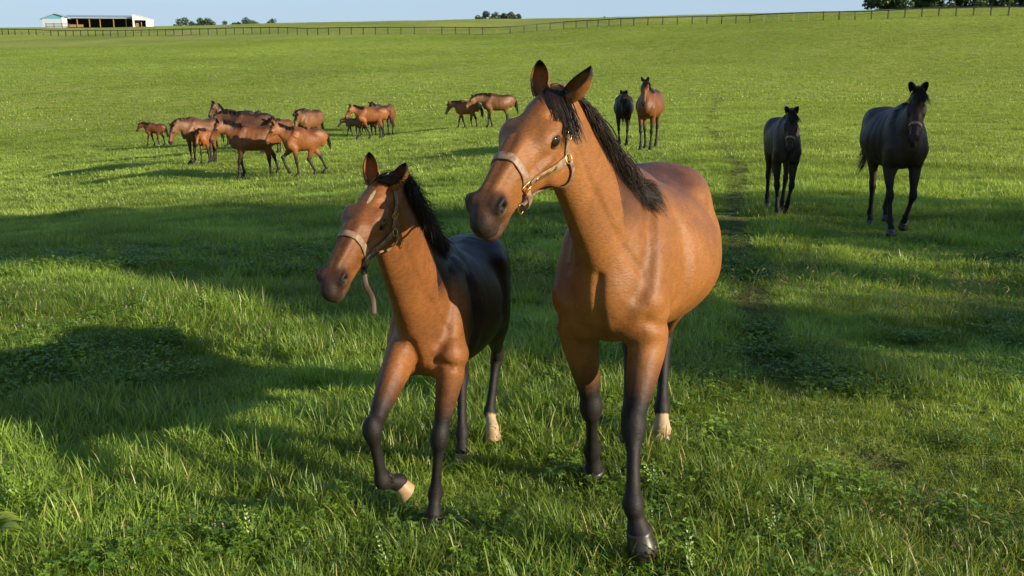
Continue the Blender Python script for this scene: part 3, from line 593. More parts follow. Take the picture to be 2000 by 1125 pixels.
rf = link((lambda g: (g.add([(x0 - .3, -.5, 2.78), (x1 + .2, -.5, 2.78), (x1 + .2, 3.2, 3.75), (x0 - .3, 3.2, 3.75), (x0 - .3, -.5, 2.9), (x1 + .2, -.5, 2.9), (x1 + .2, 3.2, 3.88), (x0 - .3, 3.2, 3.88)], [[0, 3, 2, 1], [4, 5, 6, 7], [0, 1, 5, 4], [1, 2, 6, 5], [2, 3, 7, 6], [3, 0, 4, 7]]),
    g.add([(x0 - .3, 3.2, 3.75), (x1 + .2, 3.2, 3.75), (x1 + .2, 7.5, 2.6), (x0 - .3, 7.5, 2.6), (x0 - .3, 3.2, 3.88), (x1 + .2, 3.2, 3.88), (x1 + .2, 7.5, 2.72), (x0 - .3, 7.5, 2.72)], [[0, 3, 2, 1], [4, 5, 6, 7], [0, 1, 5, 4], [1, 2, 6, 5], [2, 3, 7, 6], [3, 0, 4, 7]]), g.mesh('roof', M['roof'], False))[-1])(Geo()), barn)
part('fascia', 'grey', [((1.1, -.52, 2.82), (x1 - x0 + .4, .05, .22))])
for x in (-5.6, -1.9, 1.3, 5.4, 9.2): part('post', 'post', [((x, .0, 1.4), (.24, .24, 2.8))])
part('kickboard', 'post', [((-6.2, .15, .45), (4.6, .08, .8))])
prism('end_wall', 'white', [(.0, 0), (.7, 0), (.7, 2.1), (6.0, 2.1), (6.0, 0), (7.0, 0), (7.0, 2.72), (3.2, 3.72), (.0, 2.8)], x1, .12)
# the end bay turns towards us: white gable with a wide doorway
eb = -1.8
part('front_gable_wall', 'white', [((11.95, eb, 1.35), (.55, .12, 2.7)), ((15.9, eb, 1.35), (.45, .12, 2.7)), ((13.9, eb, 2.45), (3.55, .12, .55))])
g = Geo(); g.add([(11.67, eb - .06, 2.73), (16.13, eb - .06, 2.73), (12.6, eb - .06, 3.75), (11.67, eb - .06, 3.75), (11.67, eb + .06, 2.73), (16.13, eb + .06, 2.73), (12.6, eb + .06, 3.75), (11.67, eb + .06, 3.75)], [[0, 1, 2, 3], [7, 6, 5, 4], [1, 5, 6, 2], [2, 6, 7, 3]]); link(g.mesh('gable', M['white'], False), barn)
part('side_wall', 'white', [((16.06, 2.0, 1.3), (.12, 7.4, 2.6)), ((11.75, -.9, 1.35), (.12, 1.7, 2.7))]); part('gate', 'post', [((13.0, eb + .1, .65), (.9, .06, 1.3)), ((14.3, eb + .1, .8), (.25, .1, 1.6))])
part('back_boards', 'inside', [((13.9, 5.6, 1.3), (4.2, .12, 2.6))])
g = Geo(); g.add([(11.5, eb - .2, 3.80), (12.6, eb - .2, 3.86), (16.4, eb - .2, 2.72), (11.5, 6, 3.80), (12.6, 6, 3.86), (16.4, 6, 2.72)], [[0, 1, 4, 3], [1, 2, 5, 4]]); rm = link(g.mesh('end_roof', M['white'], False), barn); sm = rm.modifiers.new('s', 'SOLIDIFY'); sm.thickness = .1
# left wing with a blue gable
part('wing_wall', 'grey', [((-12.6, -1.2, 1.2), (6.2, .12, 2.4))]); part('wing_panel', 'white', [((-9.0, -1.3, 1.42), (1.6, .14, 2.84))])
g = Geo(); g.add([(-15.7, -1.1, 2.42), (-9.5, -1.1, 2.42), (-9.5, -1.1, 3.2), (-11.7, -1.1, 3.95), (-15.7, -1.25, 2.42), (-9.5, -1.25, 2.42), (-9.5, -1.25, 3.2), (-11.7, -1.25, 3.95)], [[3, 2, 1, 0], [4, 5, 6, 7], [0, 4, 7, 3], [3, 7, 6, 2]]); link(g.mesh('wing_gable', M['gable'], False), barn)
g = Geo(); g.add([(-16.3, -1.7, 2.38), (-11.7, -1.7, 4.05), (-7.9, -1.7, 2.95), (-16.3, 5, 2.38), (-11.7, 5, 4.05), (-7.9, 5, 2.95)], [[0, 1, 4, 3], [1, 2, 5, 4]]); rm = link(g.mesh('wing_roof', M['roof'], False), barn); sm = rm.modifiers.new('s', 'SOLIDIFY'); sm.thickness = .14
pen = up(104, 54, 294); pz = G1(pen[0], pen[1]); pf = empty('rail_fence', (pen[0], pen[1], pz)); tag(pf, 'short dark rail fence in front of the left end of the white barn', 'fence')
for x in (-2.2, .3, 2.8, 5.): g = Geo(); g.box((x, 0, .65), (.14, .14, 1.5)); link(g.mesh('post', M['fence'], False), pf)
for z in (.4, .85, 1.25): g = Geo(); g.box((1.4, -.1, z), (7.4, .05, .14)); link(g.mesh('rail', M['fence'], False), pf)
p = up(355, 71.6, 218); g = Geo(); a = np.arange(16) / 16 * 6.283; rr = np.random.RandomState(4).uniform(.7, 1.2, 16); X = p[0] + np.cos(a) * 3.2 * rr; Y = p[1] + np.sin(a) * 5 * rr; Z = ground(X, Y) + .09; g.add(np.vstack([np.c_[X, Y, Z], [[p[0], p[1], G1(p[0], p[1]) + .12]]]), [[16, i, (i + 1) % 16, (i + 1) % 16] for i in range(0)] or [[16, 2 * i, 2 * i + 1, (2 * i + 2) % 16] for i in range(8)]); tag(link(g.mesh('bare_earth', M['earth'])), kind='structure')

# ------------------------------------------------------------------ horses
def strands(field, root, d0, L, steps=9, grav=.5, wind=(0, 0, 0), off=.004, r=.0016, rng=None, jit=.15, stiff=1., sides=3, collide=True, curl=0.):
    """hair: each root grows a tapered strand that bends with gravity and stays outside the body"""
    root = np.array(root, float); n = len(root); d = unit(d0); L = np.broadcast_to(L, (n,)); P = [root]; p = root.copy()
    wind = np.broadcast_to(np.array(wind, float), (n, 3)); g = V(0, 0, -1) * grav
    for i in range(steps):
        d = unit(d * stiff + g + wind + rng.normal(0, jit, (n, 3)) * .35)
        p = p + d * (L / steps)[:, None]
        if collide:
            dist = field.at(p); m = dist < off
            if m.any():
                nn = field.normal(p[m]); p[m] += nn * (off - dist[m])[:, None]
                q = d[m]; d[m] = unit(q - np.minimum((q * nn).sum(1), 0)[:, None] * nn)
        P.append(p.copy())
    P = np.stack(P, 1); m = steps + 1                      # n, m, 3
    T = np.gradient(P, axis=1); T = unit(T); u = unit(np.cross(T, rng.normal(0, 1, (n, 1, 3)) + V(0, 0, .01))); w = np.cross(T, u)
    prof = np.clip(1.15 - np.linspace(0, 1, m) ** 2.2, .12, 1)
    rr = (r * rng.uniform(.7, 1.3, (n, 1)) * prof[None])[..., None]
    rings = [P + rr * (math.cos(a) * u + math.sin(a) * w) for a in np.arange(sides) / sides * 2 * math.pi]
    Vt = np.stack(rings, 2).reshape(-1, 3)                 # n, m, sides
    b = (np.arange(n) * m * sides)[:, None, None] + (np.arange(steps) * sides)[None, :, None] + np.arange(sides)[None, None]
    b2 = (np.arange(n) * m * sides)[:, None, None] + (np.arange(steps) * sides)[None, :, None] + ((np.arange(sides) + 1) % sides)[None, None]
    F = np.stack([b, b2, b2 + sides, b + sides], -1).reshape(-1, 4)
    return Vt, F

def ear_geo(base, axis, opening, L, w=.043, lod=2, rim=1.):
    a = unit(axis); o = unit(V(*opening) - (V(*opening) @ a) * a); s = np.cross(a, o)
    nt, nf = (16, 14) if lod == 2 else (8, 8)
    t = np.linspace(0, 1, nt); f = np.linspace(-1, 1, nf)
    W = w * np.sin(math.pi * np.clip(.24 + .76 * t, 0, 1) ** 1.15) ** .62 * (1 - .12 * t); W[-1] = .0015
    al = np.radians(168 - 92 * t ** .8)
    ph = f[None] * al[:, None]
    lean = .035 * L * np.sin(t * math.pi * .9)
    P = (base + a * (L * t)[:, None, None] + (-np.cos(ph) * W[:, None] * 1.05)[..., None] * o + (np.sin(ph) * W[:, None])[..., None] * s
         + (lean * 2.2 + .45 * W * (1 - t))[:, None, None] * -o * .6)
    nrm = (-np.cos(ph))[..., None] * o + np.sin(ph)[..., None] * s
    th = .0042 * (1 - .6 * t)[:, None, None]
    out, inn = P + nrm * th * .5, P - nrm * th * .5
    Vt = np.concatenate([out.reshape(-1, 3), inn.reshape(-1, 3)]); N = nt * nf; F = []
    q = lambda i, j: i * nf + j
    for i in range(nt - 1):
        for j in range(nf - 1):
            F.append([q(i, j), q(i, j + 1), q(i + 1, j + 1), q(i + 1, j)]); F.append([N + q(i, j), N + q(i + 1, j), N + q(i + 1, j + 1), N + q(i, j + 1)])
        for j in (0, nf - 1):
            e = [q(i, j), q(i + 1, j), N + q(i + 1, j), N + q(i, j)]; F.append(e if j == 0 else e[::-1])
    dark = np.clip(sstep(.8, 1., np.abs(f))[None] * .85 + sstep(.55, .95, t)[:, None], 0, 1) * rim
    c1 = np.zeros((N, 3)); c1[:, 0] = dark.ravel(); c1[:, 2] = .45
    c2 = np.zeros((N, 3)); c2[:, 0] = np.clip(dark + .12, 0, 1).ravel(); c2[:, 2] = .62
    return Vt, F, np.vstack([c1, c2])

def hoof_geo(G, top, down, fwd, s, lod=2):
    """a hoof: wall flaring to a flat sole, longer at the toe, open heel"""
    down = unit(down); fwd = unit(fwd - (fwd @ down) * down); lat = np.cross(down, fwd); n = 20
    a = np.arange(n) / n * 2 * math.pi
    def ring(h, rx, ry, shift, heel):
        c = np.cos(a); rr = np.where(c < -.3, 1 - .18 * (np.abs(c) - .3), 1.)
        z = h - heel * (c < 0) * np.abs(c)
        return top + fwd * (rx * c * rr + shift)[:, None] + lat * (ry * np.sin(a) * rr)[:, None] + down * (z if np.ndim(z) else np.full(n, z))[:, None]
    R = [ring(-.010 * s, .034 * s, .031 * s, 0, 0), ring(-.003 * s, .0475 * s, .0445 * s, .001 * s, 0), ring(.006 * s, .0465 * s, .0435 * s, .003 * s, 0),
         ring(.035 * s, .053 * s, .049 * s, .010 * s, .0), ring(.070 * s, .062 * s, .056 * s, .019 * s, .0), ring(.073 * s, .059 * s, .053 * s, .019 * s, 0),
         ring(.070 * s, .048 * s, .042 * s, .019 * s, 0), ring(.062 * s, .012 * s, .01 * s, .014 * s, 0)]
    Vt = np.concatenate(R); F = []
    for i in range(len(R) - 1):
        for j in range(n): F.append([i * n + j, i * n + (j + 1) % n, (i + 1) * n + (j + 1) % n, (i + 1) * n + j])
    G.add(Vt, F)

def make_horse(sp, mats):
    """sp: name label loc yaw S ... ; everything is built in the horse's own frame (+x forward, +y its left, z up)"""
    rng = np.random.RandomState(sp.get('seed', 1)); S = sp['S']; lod = sp.get('lod', 0)
    ln, dp, wd = sp.get('len', 1.) * .92, sp.get('dep', 1.), sp.get('wid', 1.)
    foal = sp.get('foal', False); F = Field(); side = (0, 1, 0); nseg = 5 if lod == 2 else 2
    belly = sp.get('belly', 1.)
    def st(x, top, bot, hw, c=0.):
        h = (top - bot) * dp; return (x * ln * S, 0, (top - h / 2) * S, hw * wd * S, h / 2 * S, c, 0)
    # trunk: chest, ribs, belly, loin, croup
    F.loft([st(.30, 1.30, .97, .125), st(.20, 1.42, .86, .18), st(.02, 1.53, .825, .215), st(-.2, 1.535, .82, .265 * (1 + .5 * (belly - 1))), st(-.45, 1.51, .825 - .1 * (belly - 1), .31 * belly),
            st(-.68, 1.525, .86 - .1 * (belly - 1), .305 * belly), st(-.88, 1.56, .98, .275), st(-1.05, 1.53, 1.05, .225), st(-1.18, 1.43, 1.12, .145)][::-1], side, n=nseg, egg=-.10, k=.03)
    F.loft([(-.34 * ln * S, 0, 1.50 * S, .05 * S, .05 * S), (-.12 * ln * S, 0, 1.555 * S, .045 * S, .055 * S), (.04 * ln * S, 0, 1.53 * S, .05 * S, .07 * S), (.2 * ln * S, 0, 1.44 * S, .06 * S, .10 * S)], side, k=.09 * S, n=nseg)
    for s in (1, -1):
        y = s * wd
        # shoulder blade, upper arm, croup, buttock, hip bone
        F.loft([(-.10 * ln * S, .10 * y * S, 1.47 * S, .045 * S, .09 * S), (.02 * ln * S, .155 * y * S, 1.32 * S, .06 * S, .12 * S), (.15 * ln * S, .165 * y * S, 1.17 * S, .07 * S, .12 * S), (.235 * ln * S, .155 * y * S, 1.07 * S, .075 * S, .10 * S)], side, k=.055 * S, n=nseg)
        F.ell((.10 * ln * S, .155 * y * S, 1.03 * S), (.15 * S, .075 * S * wd, .12 * S), k=.05 * S)
        F.ell((.265 * ln * S, .088 * y * S, 1.03 * S), (.085 * S, .085 * wd * S, .145 * S * dp), k=.028 * S)
        F.ell((-.93 * ln * S, .13 * y * S, 1.36 * S), (.24 * S * ln, .13 * S * wd, .17 * S), k=.06 * S)
        F.ell((-1.07 * ln * S, .105 * y * S, 1.22 * S), (.15 * S * ln, .10 * S * wd, .24 * S), k=.06 * S)
        F.ell((-.75 * ln * S, .19 * y * S, 1.40 * S), (.10 * S, .06 * S, .05 * S), k=.10 * S)
    # legs ------------------------------------------------------------------
    feet = []; hoofs = []; tufts = []
    pale = sp.get('socks', {})
    def leg(kind, s, J):
        """J: elbow/stifle, knee/hock, fetlock, coronet (local), plus hoof down and forward vectors"""
        E, K, T, C = [V(*J[q]) for q in 'EKTC']; lw = sp.get('lw', 1.) * 1.08 * S; pc = pale.get(kind + ('L' if s > 0 else 'R'), 0)
        mix = lambda a, b, t: a + (b - a) * t
        sock = lambda v: v * pc
        if kind == 'F':
            H = V(.235 * ln * S, .15 * s * wd * S, 1.06 * S)
            F.loft([(*H, .07 * S, .09 * S), (*mix(H, E, .55), .075 * S, .115 * S), (*E, .07 * S, .095 * S)], side, k=.05 * S, n=nseg)
            r = [(*(E + (H - E) * .12), .068, .095, 0, 0), (*mix(E, K, .12), .068, .089, .08, 0), (*mix(E, K, .35), .060, .073, .38, 0), (*mix(E, K, .6), .048, .057, .68, 0), (*mix(E, K, .84), .037, .043, 1, 0),
                 (*mix(E, K, .95), .0415, .045, 1, 0), (*mix(K, T, .06), .0405, .045, 1, 0), (*mix(K, T, .21), .030, .037, 1, 0), (*mix(K, T, .38), .0235, .032, 1, 0), (*mix(K, T, .78), .0245, .033, 1, sock(0)), (*T, .036, .042, 1, sock(.3)),
                 (*mix(T, C, .45), .0285, .032, 1, sock(1)), (*C, .040, .043, 1, sock(1))]
        else:
            H = V(-.88 * ln * S, .13 * s * wd * S, 1.30 * S)
            F.loft([(*H, .11 * S * wd, .22 * S), (*mix(H, E, .5), .115 * S * wd, .20 * S), (*E, .085 * S * wd, .135 * S)], side, k=.06 * S, n=nseg)
            r = [(*(E + (H - E) * .1), .085, .135, 0, 0), (*mix(E, K, .15), .078, .12, 0, 0), (*mix(E, K, .42), .056, .088, .05, 0), (*mix(E, K, .7), .038, .058, .4, 0), (*mix(E, K, .88), .032, .050, .8, 0),
                 (*K, .040, .056, 1, 0), (*mix(K, T, .12), .036, .046, 1, 0), (*mix(K, T, .32), .0265, .036, 1, 0), (*mix(K, T, .8), .0265, .035, 1, 0), (*T, .037, .043, 1, sock(.3)),
                 (*mix(T, C, .45), .030, .033, 1, sock(1)), (*C, .040, .043, 1, sock(1))]
        F.loft([(a, b, c, q * lw, w * lw, e, f) for a, b, c, q, w, e, f in r], side, k=.03 * S, n=3 if lod == 2 else 1)
        if kind == 'H':      # point of hock and the tendon above it
            up = unit(E - K); back = unit(np.cross(up, V(0, 1, 0))); back = back if back[0] < 0 else -back
            B = K + back * .045 * lw + up * .035 * lw
            F.loft([(*B, .022 * lw, .024 * lw, 1, 0), (*(mix(K, E, .5) + back * .055 * lw), .016 * lw, .022 * lw, .4, 0)], side, k=.03 * S, n=1)
            F.ell(B, (.028 * lw,) * 3, k=.03 * S, col=(1, 0))
        else:
            up = unit(E - K); F.ell(K - unit(np.cross(up, V(0, 1, 0))) * .018 * lw, (.026 * lw, .028 * lw, .048 * lw), k=.04 * S, col=(1, 0))
        # ergot bulge behind the fetlock
        dn = unit(V(*J['D'])); fw = unit(V(*J['W']) - (V(*J['W']) @ dn) * dn)
        F.ell(T - fw * .016 * lw, (.026 * lw, .03 * lw, .03 * lw), k=.02 * S, col=(1, sock(.3)))
        if lod >= 1: hoofs.append((C, dn, fw, lw * sp.get('hoof', .98), max(pc, sp.get('palehoof', {}).get(kind + ('L' if s > 0 else 'R'), 0))))
        else: F.loft([(*C, .043 * lw, .046 * lw, 1, pc), (*(C + dn * .065 * lw + fw * .02 * lw), .055 * lw, .06 * lw, 1, pc)], side, k=.01, n=1)
        tufts.append((T.copy(), fw, dn)); feet.append((C + dn * .073 * lw)[2])
    def fk(kind, s, a):
        """a: angles (degrees, + = swings forward) of upper, cannon, pastern; hoof pitch follows"""
        u, c, p = [math.radians(q) for q in a[:3]]; dv = lambda t: V(math.sin(t), 0, -math.cos(t))
        ll = sp.get('leg', 1.) * S
        if kind == 'F': E = V((.03 + .05 * math.sin(u)) * ln * S, .155 * s * wd * S, (1.56 - .64 * (.5 + .5 * dp)) * S); l = (.41, .31, .12)
        else: E = V((-.74 + .08 * math.sin(u + .5)) * ln * S, .165 * s * wd * S, (1.56 - .56 * (.5 + .5 * dp)) * S); l = (.44, .37, .12)
        K = E + dv(u) * l[0] * ll + V(0, -.02 * s * S, 0); T = K + dv(c) * l[1] * ll + V(0, -.02 * s * S, 0); C = T + dv(p) * l[2] * ll * .85
        q = a[3] if len(a) > 3 else 0; D = dv(math.radians(q)); W = V(math.cos(math.radians(q)), 0, math.sin(math.radians(q)))
        return dict(E=E, K=K, T=T, C=C, D=D, W=W)
    for key, kind, s in (('FL', 'F', 1), ('FR', 'F', -1), ('HL', 'H', 1), ('HR', 'H', -1)):
        v = sp['legs'][key]; leg(kind, s, v if isinstance(v, dict) else fk(kind, s, v))
    # head ------------------------------------------------------------------
    hs = sp.get('hs', 1.) * S; HR = rotm(*[math.radians(q) for q in sp['head'][1]]); HPo = V(*sp['head'][0])
    h = lambda *p: HPo + HR @ (V(*p) * hs)
    hv = lambda *p: HR @ V(*p)
    hside = hv(0, 1, 0)
    def hl(rows, k=.02, n=None, op='add', egg=0.):
        F.loft([(*h(*r[:3]), r[3] * hs, r[4] * hs, *(r[5:] if len(r) > 5 else (0, 0))) for r in rows], hside, k=k * hs, n=n or (4 if lod == 2 else 1), op=op, egg=egg)
    def he(c, r, k=.02, op='add', col=(0, 0), M=None): F.ell(h(*c), np.array(r) * hs, HR if M is None else HR @ M, k=k * hs, op=op, col=col)
    mz = sp.get('mz', 1.)
    jw = .88 if foal else 1.
    # neck
    E = h(.035, 0, -.115); A = V(.13 * ln * S, 0, 1.26 * S); dist = np.linalg.norm(E - A)
    Cc = A + unit(V(.62, 0, sp.get('nkup', .5))) * dist * .5 + V(0, .5 * (E - A)[1] * .3, 0)
    nk = [((1 - t) ** 2 * A + 2 * t * (1 - t) * Cc + t * t * E) for t in (0, .2, .4, .6, .8, 1)]
    nw = sp.get('nw', 1.)
    prof = [(.145, .265), (.125, .235), (.098, .20), (.083, .172), (.075, .15), (.068, .125)]
    F.loft([(*p, a * S * nw * (wd * .5 + .5), b * S * nw * (dp * .4 + .6)) for p, (a, b) in zip(nk, prof)], side, k=.07 * S, n=nseg, side2=hside)
    W0 = V(-.06 * ln * S, 0, 1.55 * S); crest = [W0]
    nkd = np.array(nk)
    for i in range(1, 6):
        t = unit(nkd[min(i + 1, 5)] - nkd[i - 1]); sd = unit(V(*side) * (1 - i / 5) + hside * (i / 5)); u = unit(np.cross(t, sd))
        u = -u if u[2] < 0 else u
        crest.append(nkd[i] + u * prof[i][1] * S * nw * (dp * .4 + .6) * (.97 if i < 5 else .9))
    F.loft([(*p, .03 * S, .05 * S) for p in crest], side, k=.05 * S, n=nseg, side2=hside)
    F.loft([(.27 * ln * S, 0, 1.10 * S, .07 * S, .07 * S), (*(nkd[2] * .5 + h(.08, 0, -.2) * .25 + V(.27 * ln * S, 0, 1.1 * S) * .25), .05 * S, .055 * S), (*h(.075, 0, -.20), .045 * S, .05 * S)], side, k=.035 * S, n=nseg, side2=hside)
    # skull to muzzle
    hl([(-.02, 0, -.075, .055, .075), (.05, 0, -.085, .075, .098), (.12, 0, -.092, .088, .105), (.19, 0, -.092, .092, .105), (.26, 0, -.088, .078, .098), (.33, 0, -.086, .064, .085), (.40, 0, -.088, .053, .073),
        (.47, 0, -.094, .0485, .064, .10), (.53, 0, -.100, .050, .060, .55 * mz), (.575, 0, -.108, .046, .052, .8 * mz), (.605, 0, -.118, .036, .034, .9 * mz)], k=.03, egg=.10)
    hl([(.10, 0, -.215 * jw, .062, .055), (.20, 0, -.205 * jw, .055, .045), (.32, 0, -.170 * jw, .040, .036), (.42, 0, -.155, .034, .028), (.50, 0, -.160, .032, .028, .5)], k=.04)
    for s in (1, -1):
        he((.125, .048 * s, -.185 * jw), (.115, .032, .100), k=.03)                      # jowl
        he((.212, .071 * s, -.050), (.058, .026, .040), k=.045)                         # orbit
        hl([(.150, .064 * s, -.028, .012, .010), (.195, .084 * s, -.032, .010, .009), (.240, .074 * s, -.040, .008, .008)], k=.03, n=2)   # brow
        hl([(.235, .088 * s, -.098, .012, .013), (.30, .074 * s, -.104, .011, .012), (.375, .056 * s, -.108, .006, .006)], k=.022, n=2)   # facial crest
        hl([(.30, .022 * s, -.008, .016, .012), (.44, .018 * s, -.030, .014, .010), (.52, .017 * s, -.046, .012, .010, .4)], k=.02, n=2)   # nasal bones
        if lod >= 1:
            he((.150, .062 * s, -.022), (.020, .012, .014), k=.03, op='sub')            # hollow above the eye
            he((.140, .088 * s, -.120), (.06, .012, .05), k=.04, op='sub')
        he((.548, .038 * s, -.080), (.036, .024, .036), k=.022, col=(.7 * mz, 0))          # nostril wing
        if lod >= 1:
            Mn = rotm(0, math.radians(-35), 0) @ rotm(math.radians(18 * s), 0, 0)
            he((.556, .060 * s, -.078), (.027, .020, .0155), k=.010, op='sub', M=Mn)
            hl([(.528, .050 * s, -.060, .006, .006, 1), (.545, .061 * s, -.052, .0065, .0065, 1), (.567, .058 * s, -.058, .0065, .0065, 1), (.578, .050 * s, -.076, .0065, .0065, 1)], k=.01, n=3)
            # eye: an almond opening in lids that look outward and a little forward
            an = math.radians(38); no = V(math.sin(an), math.cos(an) * s, .10); to = V(math.cos(an), -math.sin(an) * s, -.12); Eo = V(.222, .0895 * s, -.055)
            Me = np.stack([unit(to), unit(no), unit(np.cross(to, no))], 1)
            ep = lambda t_, u_, o_=0.: tuple(Eo + unit(to) * t_ + V(0, 0, 1) * u_ + unit(no) * (o_ - 9. * (t_ * t_)))
            F.ell(h(*(Eo + unit(no) * .006)), np.array((.0305, .024, .0205)) * hs, HR @ Me, k=.008 * hs, op='sub')
            hl([(*ep(-.033, -.003), .004, .004, .8), (*ep(-.016, .0160, .002), .0048, .0048, .8), (*ep(0, .0225, .004), .0055, .0055, .8), (*ep(.018, .0155, .002), .0045, .0045, .8), (*ep(.035, -.008), .0035, .0035, .9)], k=.008, n=3)
            hl([(*ep(-.033, -.003), .0035, .0035, .8), (*ep(-.014, -.0165, .001), .004, .004, .8), (*ep(.004, -.0205, .002), .0042, .0042, .8), (*ep(.022, -.016, .001), .004, .004, .8), (*ep(.035, -.008), .0035, .0035, .9)], k=.008, n=3)
            hl([(*ep(-.026, .020, -.002), .003, .003), (*ep(-.004, .031, .001), .0035, .0035), (*ep(.020, .026, 0), .003, .003)], k=.012, n=2)
    # lips
    he((.590, 0, -.142), (.034, .040, .028), k=.02, col=(.85 * mz, 0))
    he((.562, 0, -.176), (.042, .034, .022), k=.014, col=(.7 * mz, 0)); he((.520, 0, -.178), (.032, .030, .022), k=.02, col=(.8 * mz, 0))
    if lod >= 1:
        for s in (1, -1): hl([(.612, .004 * s, -.166, .004, .003), (.59, .034 * s, -.163, .005, .003), (.55, .040 * s, -.158, .005, .0035), (.505, .038 * s, -.150, .003, .002)], k=.006, n=3, op='sub')
    if lod == 2:        # creases between the muscles: chest midline, front and back of the shoulder, flank, elbow
        def groove(pts, r, k, lift=.4):
            P = crom(np.array(pts, float) * V(ln, wd, 1) * S, 3); P = F.snap(P, r * S * lift, 5); F.loft([(*p, r * S, r * S) for p in P], side, k=k * S, n=1, op='sub')
        groove([(.40, 0, 1.20), (.40, 0, 1.08), (.38, 0, .96), (.30, 0, .86)], .012, .03, .1)
        for s in (1, -1):
            groove([(.12, .14 * s, 1.46), (.24, .17 * s, 1.30), (.32, .18 * s, 1.17), (.36, .15 * s, 1.10)], .016, .05, .7)
            groove([(-.12, .26 * s, 1.40), (-.10, .28 * s, 1.22), (-.08, .28 * s, 1.05), (-.02, .25 * s, .95)], .018, .06, .75)
            groove([(-.62, .30 * s, 1.42), (-.70, .30 * s, 1.28), (-.66, .30 * s, 1.12)], .03, .09, .8)
            groove([(.32, .17 * s, 1.00), (.20, .24 * s, .95), (.08, .27 * s, .98)], .010, .04, 1.)
            jb = [V(.30 * ln, .125 * s * wd, 1.20) * S * (1 - t_) + h(.075, .045 * s, -.165) * t_ for t_ in (0, .25, .5, .75, 1.)]; jb = F.snap(np.array(jb), .006 * S, 5); F.loft([(*p, .011 * S, .011 * S) for p in jb], side, k=.035 * S, n=1, op='sub')
    if sp.get('extra'): sp['extra'](F, S)
    # polygonise -------------------------------------------------------------
    hi = F.pr; lo = np.min([(q['P'] - np.maximum(q['A'], q['B'])[:, None]).min(0) if q['t'] == 'l' else q['c'] - q['r'].max() for q in hi if q['op'] == 'add'], 0) - .03
    up = np.max([(q['P'] + np.maximum(q['A'], q['B'])[:, None]).max(0) if q['t'] == 'l' else q['c'] + q['r'].max() for q in hi if q['op'] == 'add'], 0) + .03
    ch = sp.get('res', (.02, .02)); hp = np.array([h(*q) for q in ((-.06, -.12, -.3), (-.06, .12, -.3), (-.06, .12, .02), (-.06, -.12, .02), (.63, .07, -.22), (.63, -.07, -.22), (.6, .07, -.02), (.6, -.07, -.02))])
    ax = []
    for a in range(3):
        x = [lo[a]]; h0, h1 = hp[:, a].min(), hp[:, a].max()
        while x[-1] < up[a]:
            dd = max(h0 - x[-1], x[-1] - h1, 0); x.append(x[-1] + min(ch[1] + dd * .25, ch[0]))
        ax.append(np.array(x))
    D = F.grid(ax); Vt, Q = surface_nets(D, ax); F.use_grid(D, ax)
    Vt = relax(Vt, Q, 2 if lod == 2 else 1)
    nrm_c = F.colour(Vt); n = len(Vt)
    cols = np.zeros((n, 3)); cols[:, 0] = nrm_c[:, 0]; cols[:, 1] = nrm_c[:, 1]
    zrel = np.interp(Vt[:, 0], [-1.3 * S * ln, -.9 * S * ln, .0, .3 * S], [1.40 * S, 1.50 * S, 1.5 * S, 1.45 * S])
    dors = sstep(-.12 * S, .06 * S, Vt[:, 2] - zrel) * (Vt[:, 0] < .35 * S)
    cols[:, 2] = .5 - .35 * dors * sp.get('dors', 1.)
    q = (Vt - HPo) @ HR / hs
    front = sstep(.05, .0, np.abs(q[:, 1])) * sstep(-.06, -.02, q[:, 2]) * (q[:, 0] > 0) * (q[:, 0] < .5)
    cols[:, 2] -= .18 * front
    eye = np.minimum(np.linalg.norm(q - V(.222, .090, -.056), axis=1), np.linalg.norm(q - V(.222, -.090, -.056), axis=1))
    cols[:, 0] = np.maximum(cols[:, 0], (.75 if lod else .95) * sstep(.034 if lod else .045, .022 if lod else .03, eye))
    nos = np.minimum(np.linalg.norm((q - V(.556, .056, -.078)) / V(1.3, 1, .8), axis=1), np.linalg.norm((q - V(.556, -.056, -.078)) / V(1.3, 1, .8), axis=1)); cols[:, 0] = np.maximum(cols[:, 0], sstep(.034, .022, nos))
    if foal: cols[:, 2] -= .42 * sstep(.14 * S, -.10 * S, Vt[:, 0]) * (lod == 2)  # the mare's shade painted into the near foal's coat behind the shoulder
    for (c, r, v) in sp.get('marks', []):
        dm = np.sqrt((((q - V(*c)) / V(*r)) ** 2).sum(1)); m = sstep(1.15, .8, dm); cols[:, 1] = np.maximum(cols[:, 1], m * v)
    if sp.get('paleface'): cols[:, 1] = np.maximum(cols[:, 1], sstep(.12, .2, q[:, 0]) * sstep(.12, .05, np.abs(q[:, 1])) * (q[:, 0] < .5) * (np.abs(q[:, 2] + .09) < .15))
    # ears joined to the one body mesh
    G = Geo(); G.add(Vt, Q, cols)
    el0 = sp.get('ear', .165)
    for s, key in ((1, 'earL'), (-1, 'earR')):
        e = sp.get(key, ((-.30, .28 * s, .90), (.75, .45 * s, .1)))
        el = e[2] if len(e) > 2 else el0
        axd = hv(*e[0]); op = hv(*e[1]); b = h(.012, .048 * s, -.022)
        v, f, c = ear_geo(b, axd, op, el * hs, .043 * hs * sp.get('earw', 1.), lod, sp.get('earrim', 1.)); G.add(v, f, c)
    root = empty(sp['name'], sp['loc'], sp['yaw']); tag(root, sp['label'], 'horse', sp['group'])
    ground = min(feet) if not sp.get('nofoot') else 0.
    root.location.z -= ground if sp.get('drop', True) else 0
    coat = mats[sp['coat']]
    body = link(G.mesh('body', coat, True, True), root)
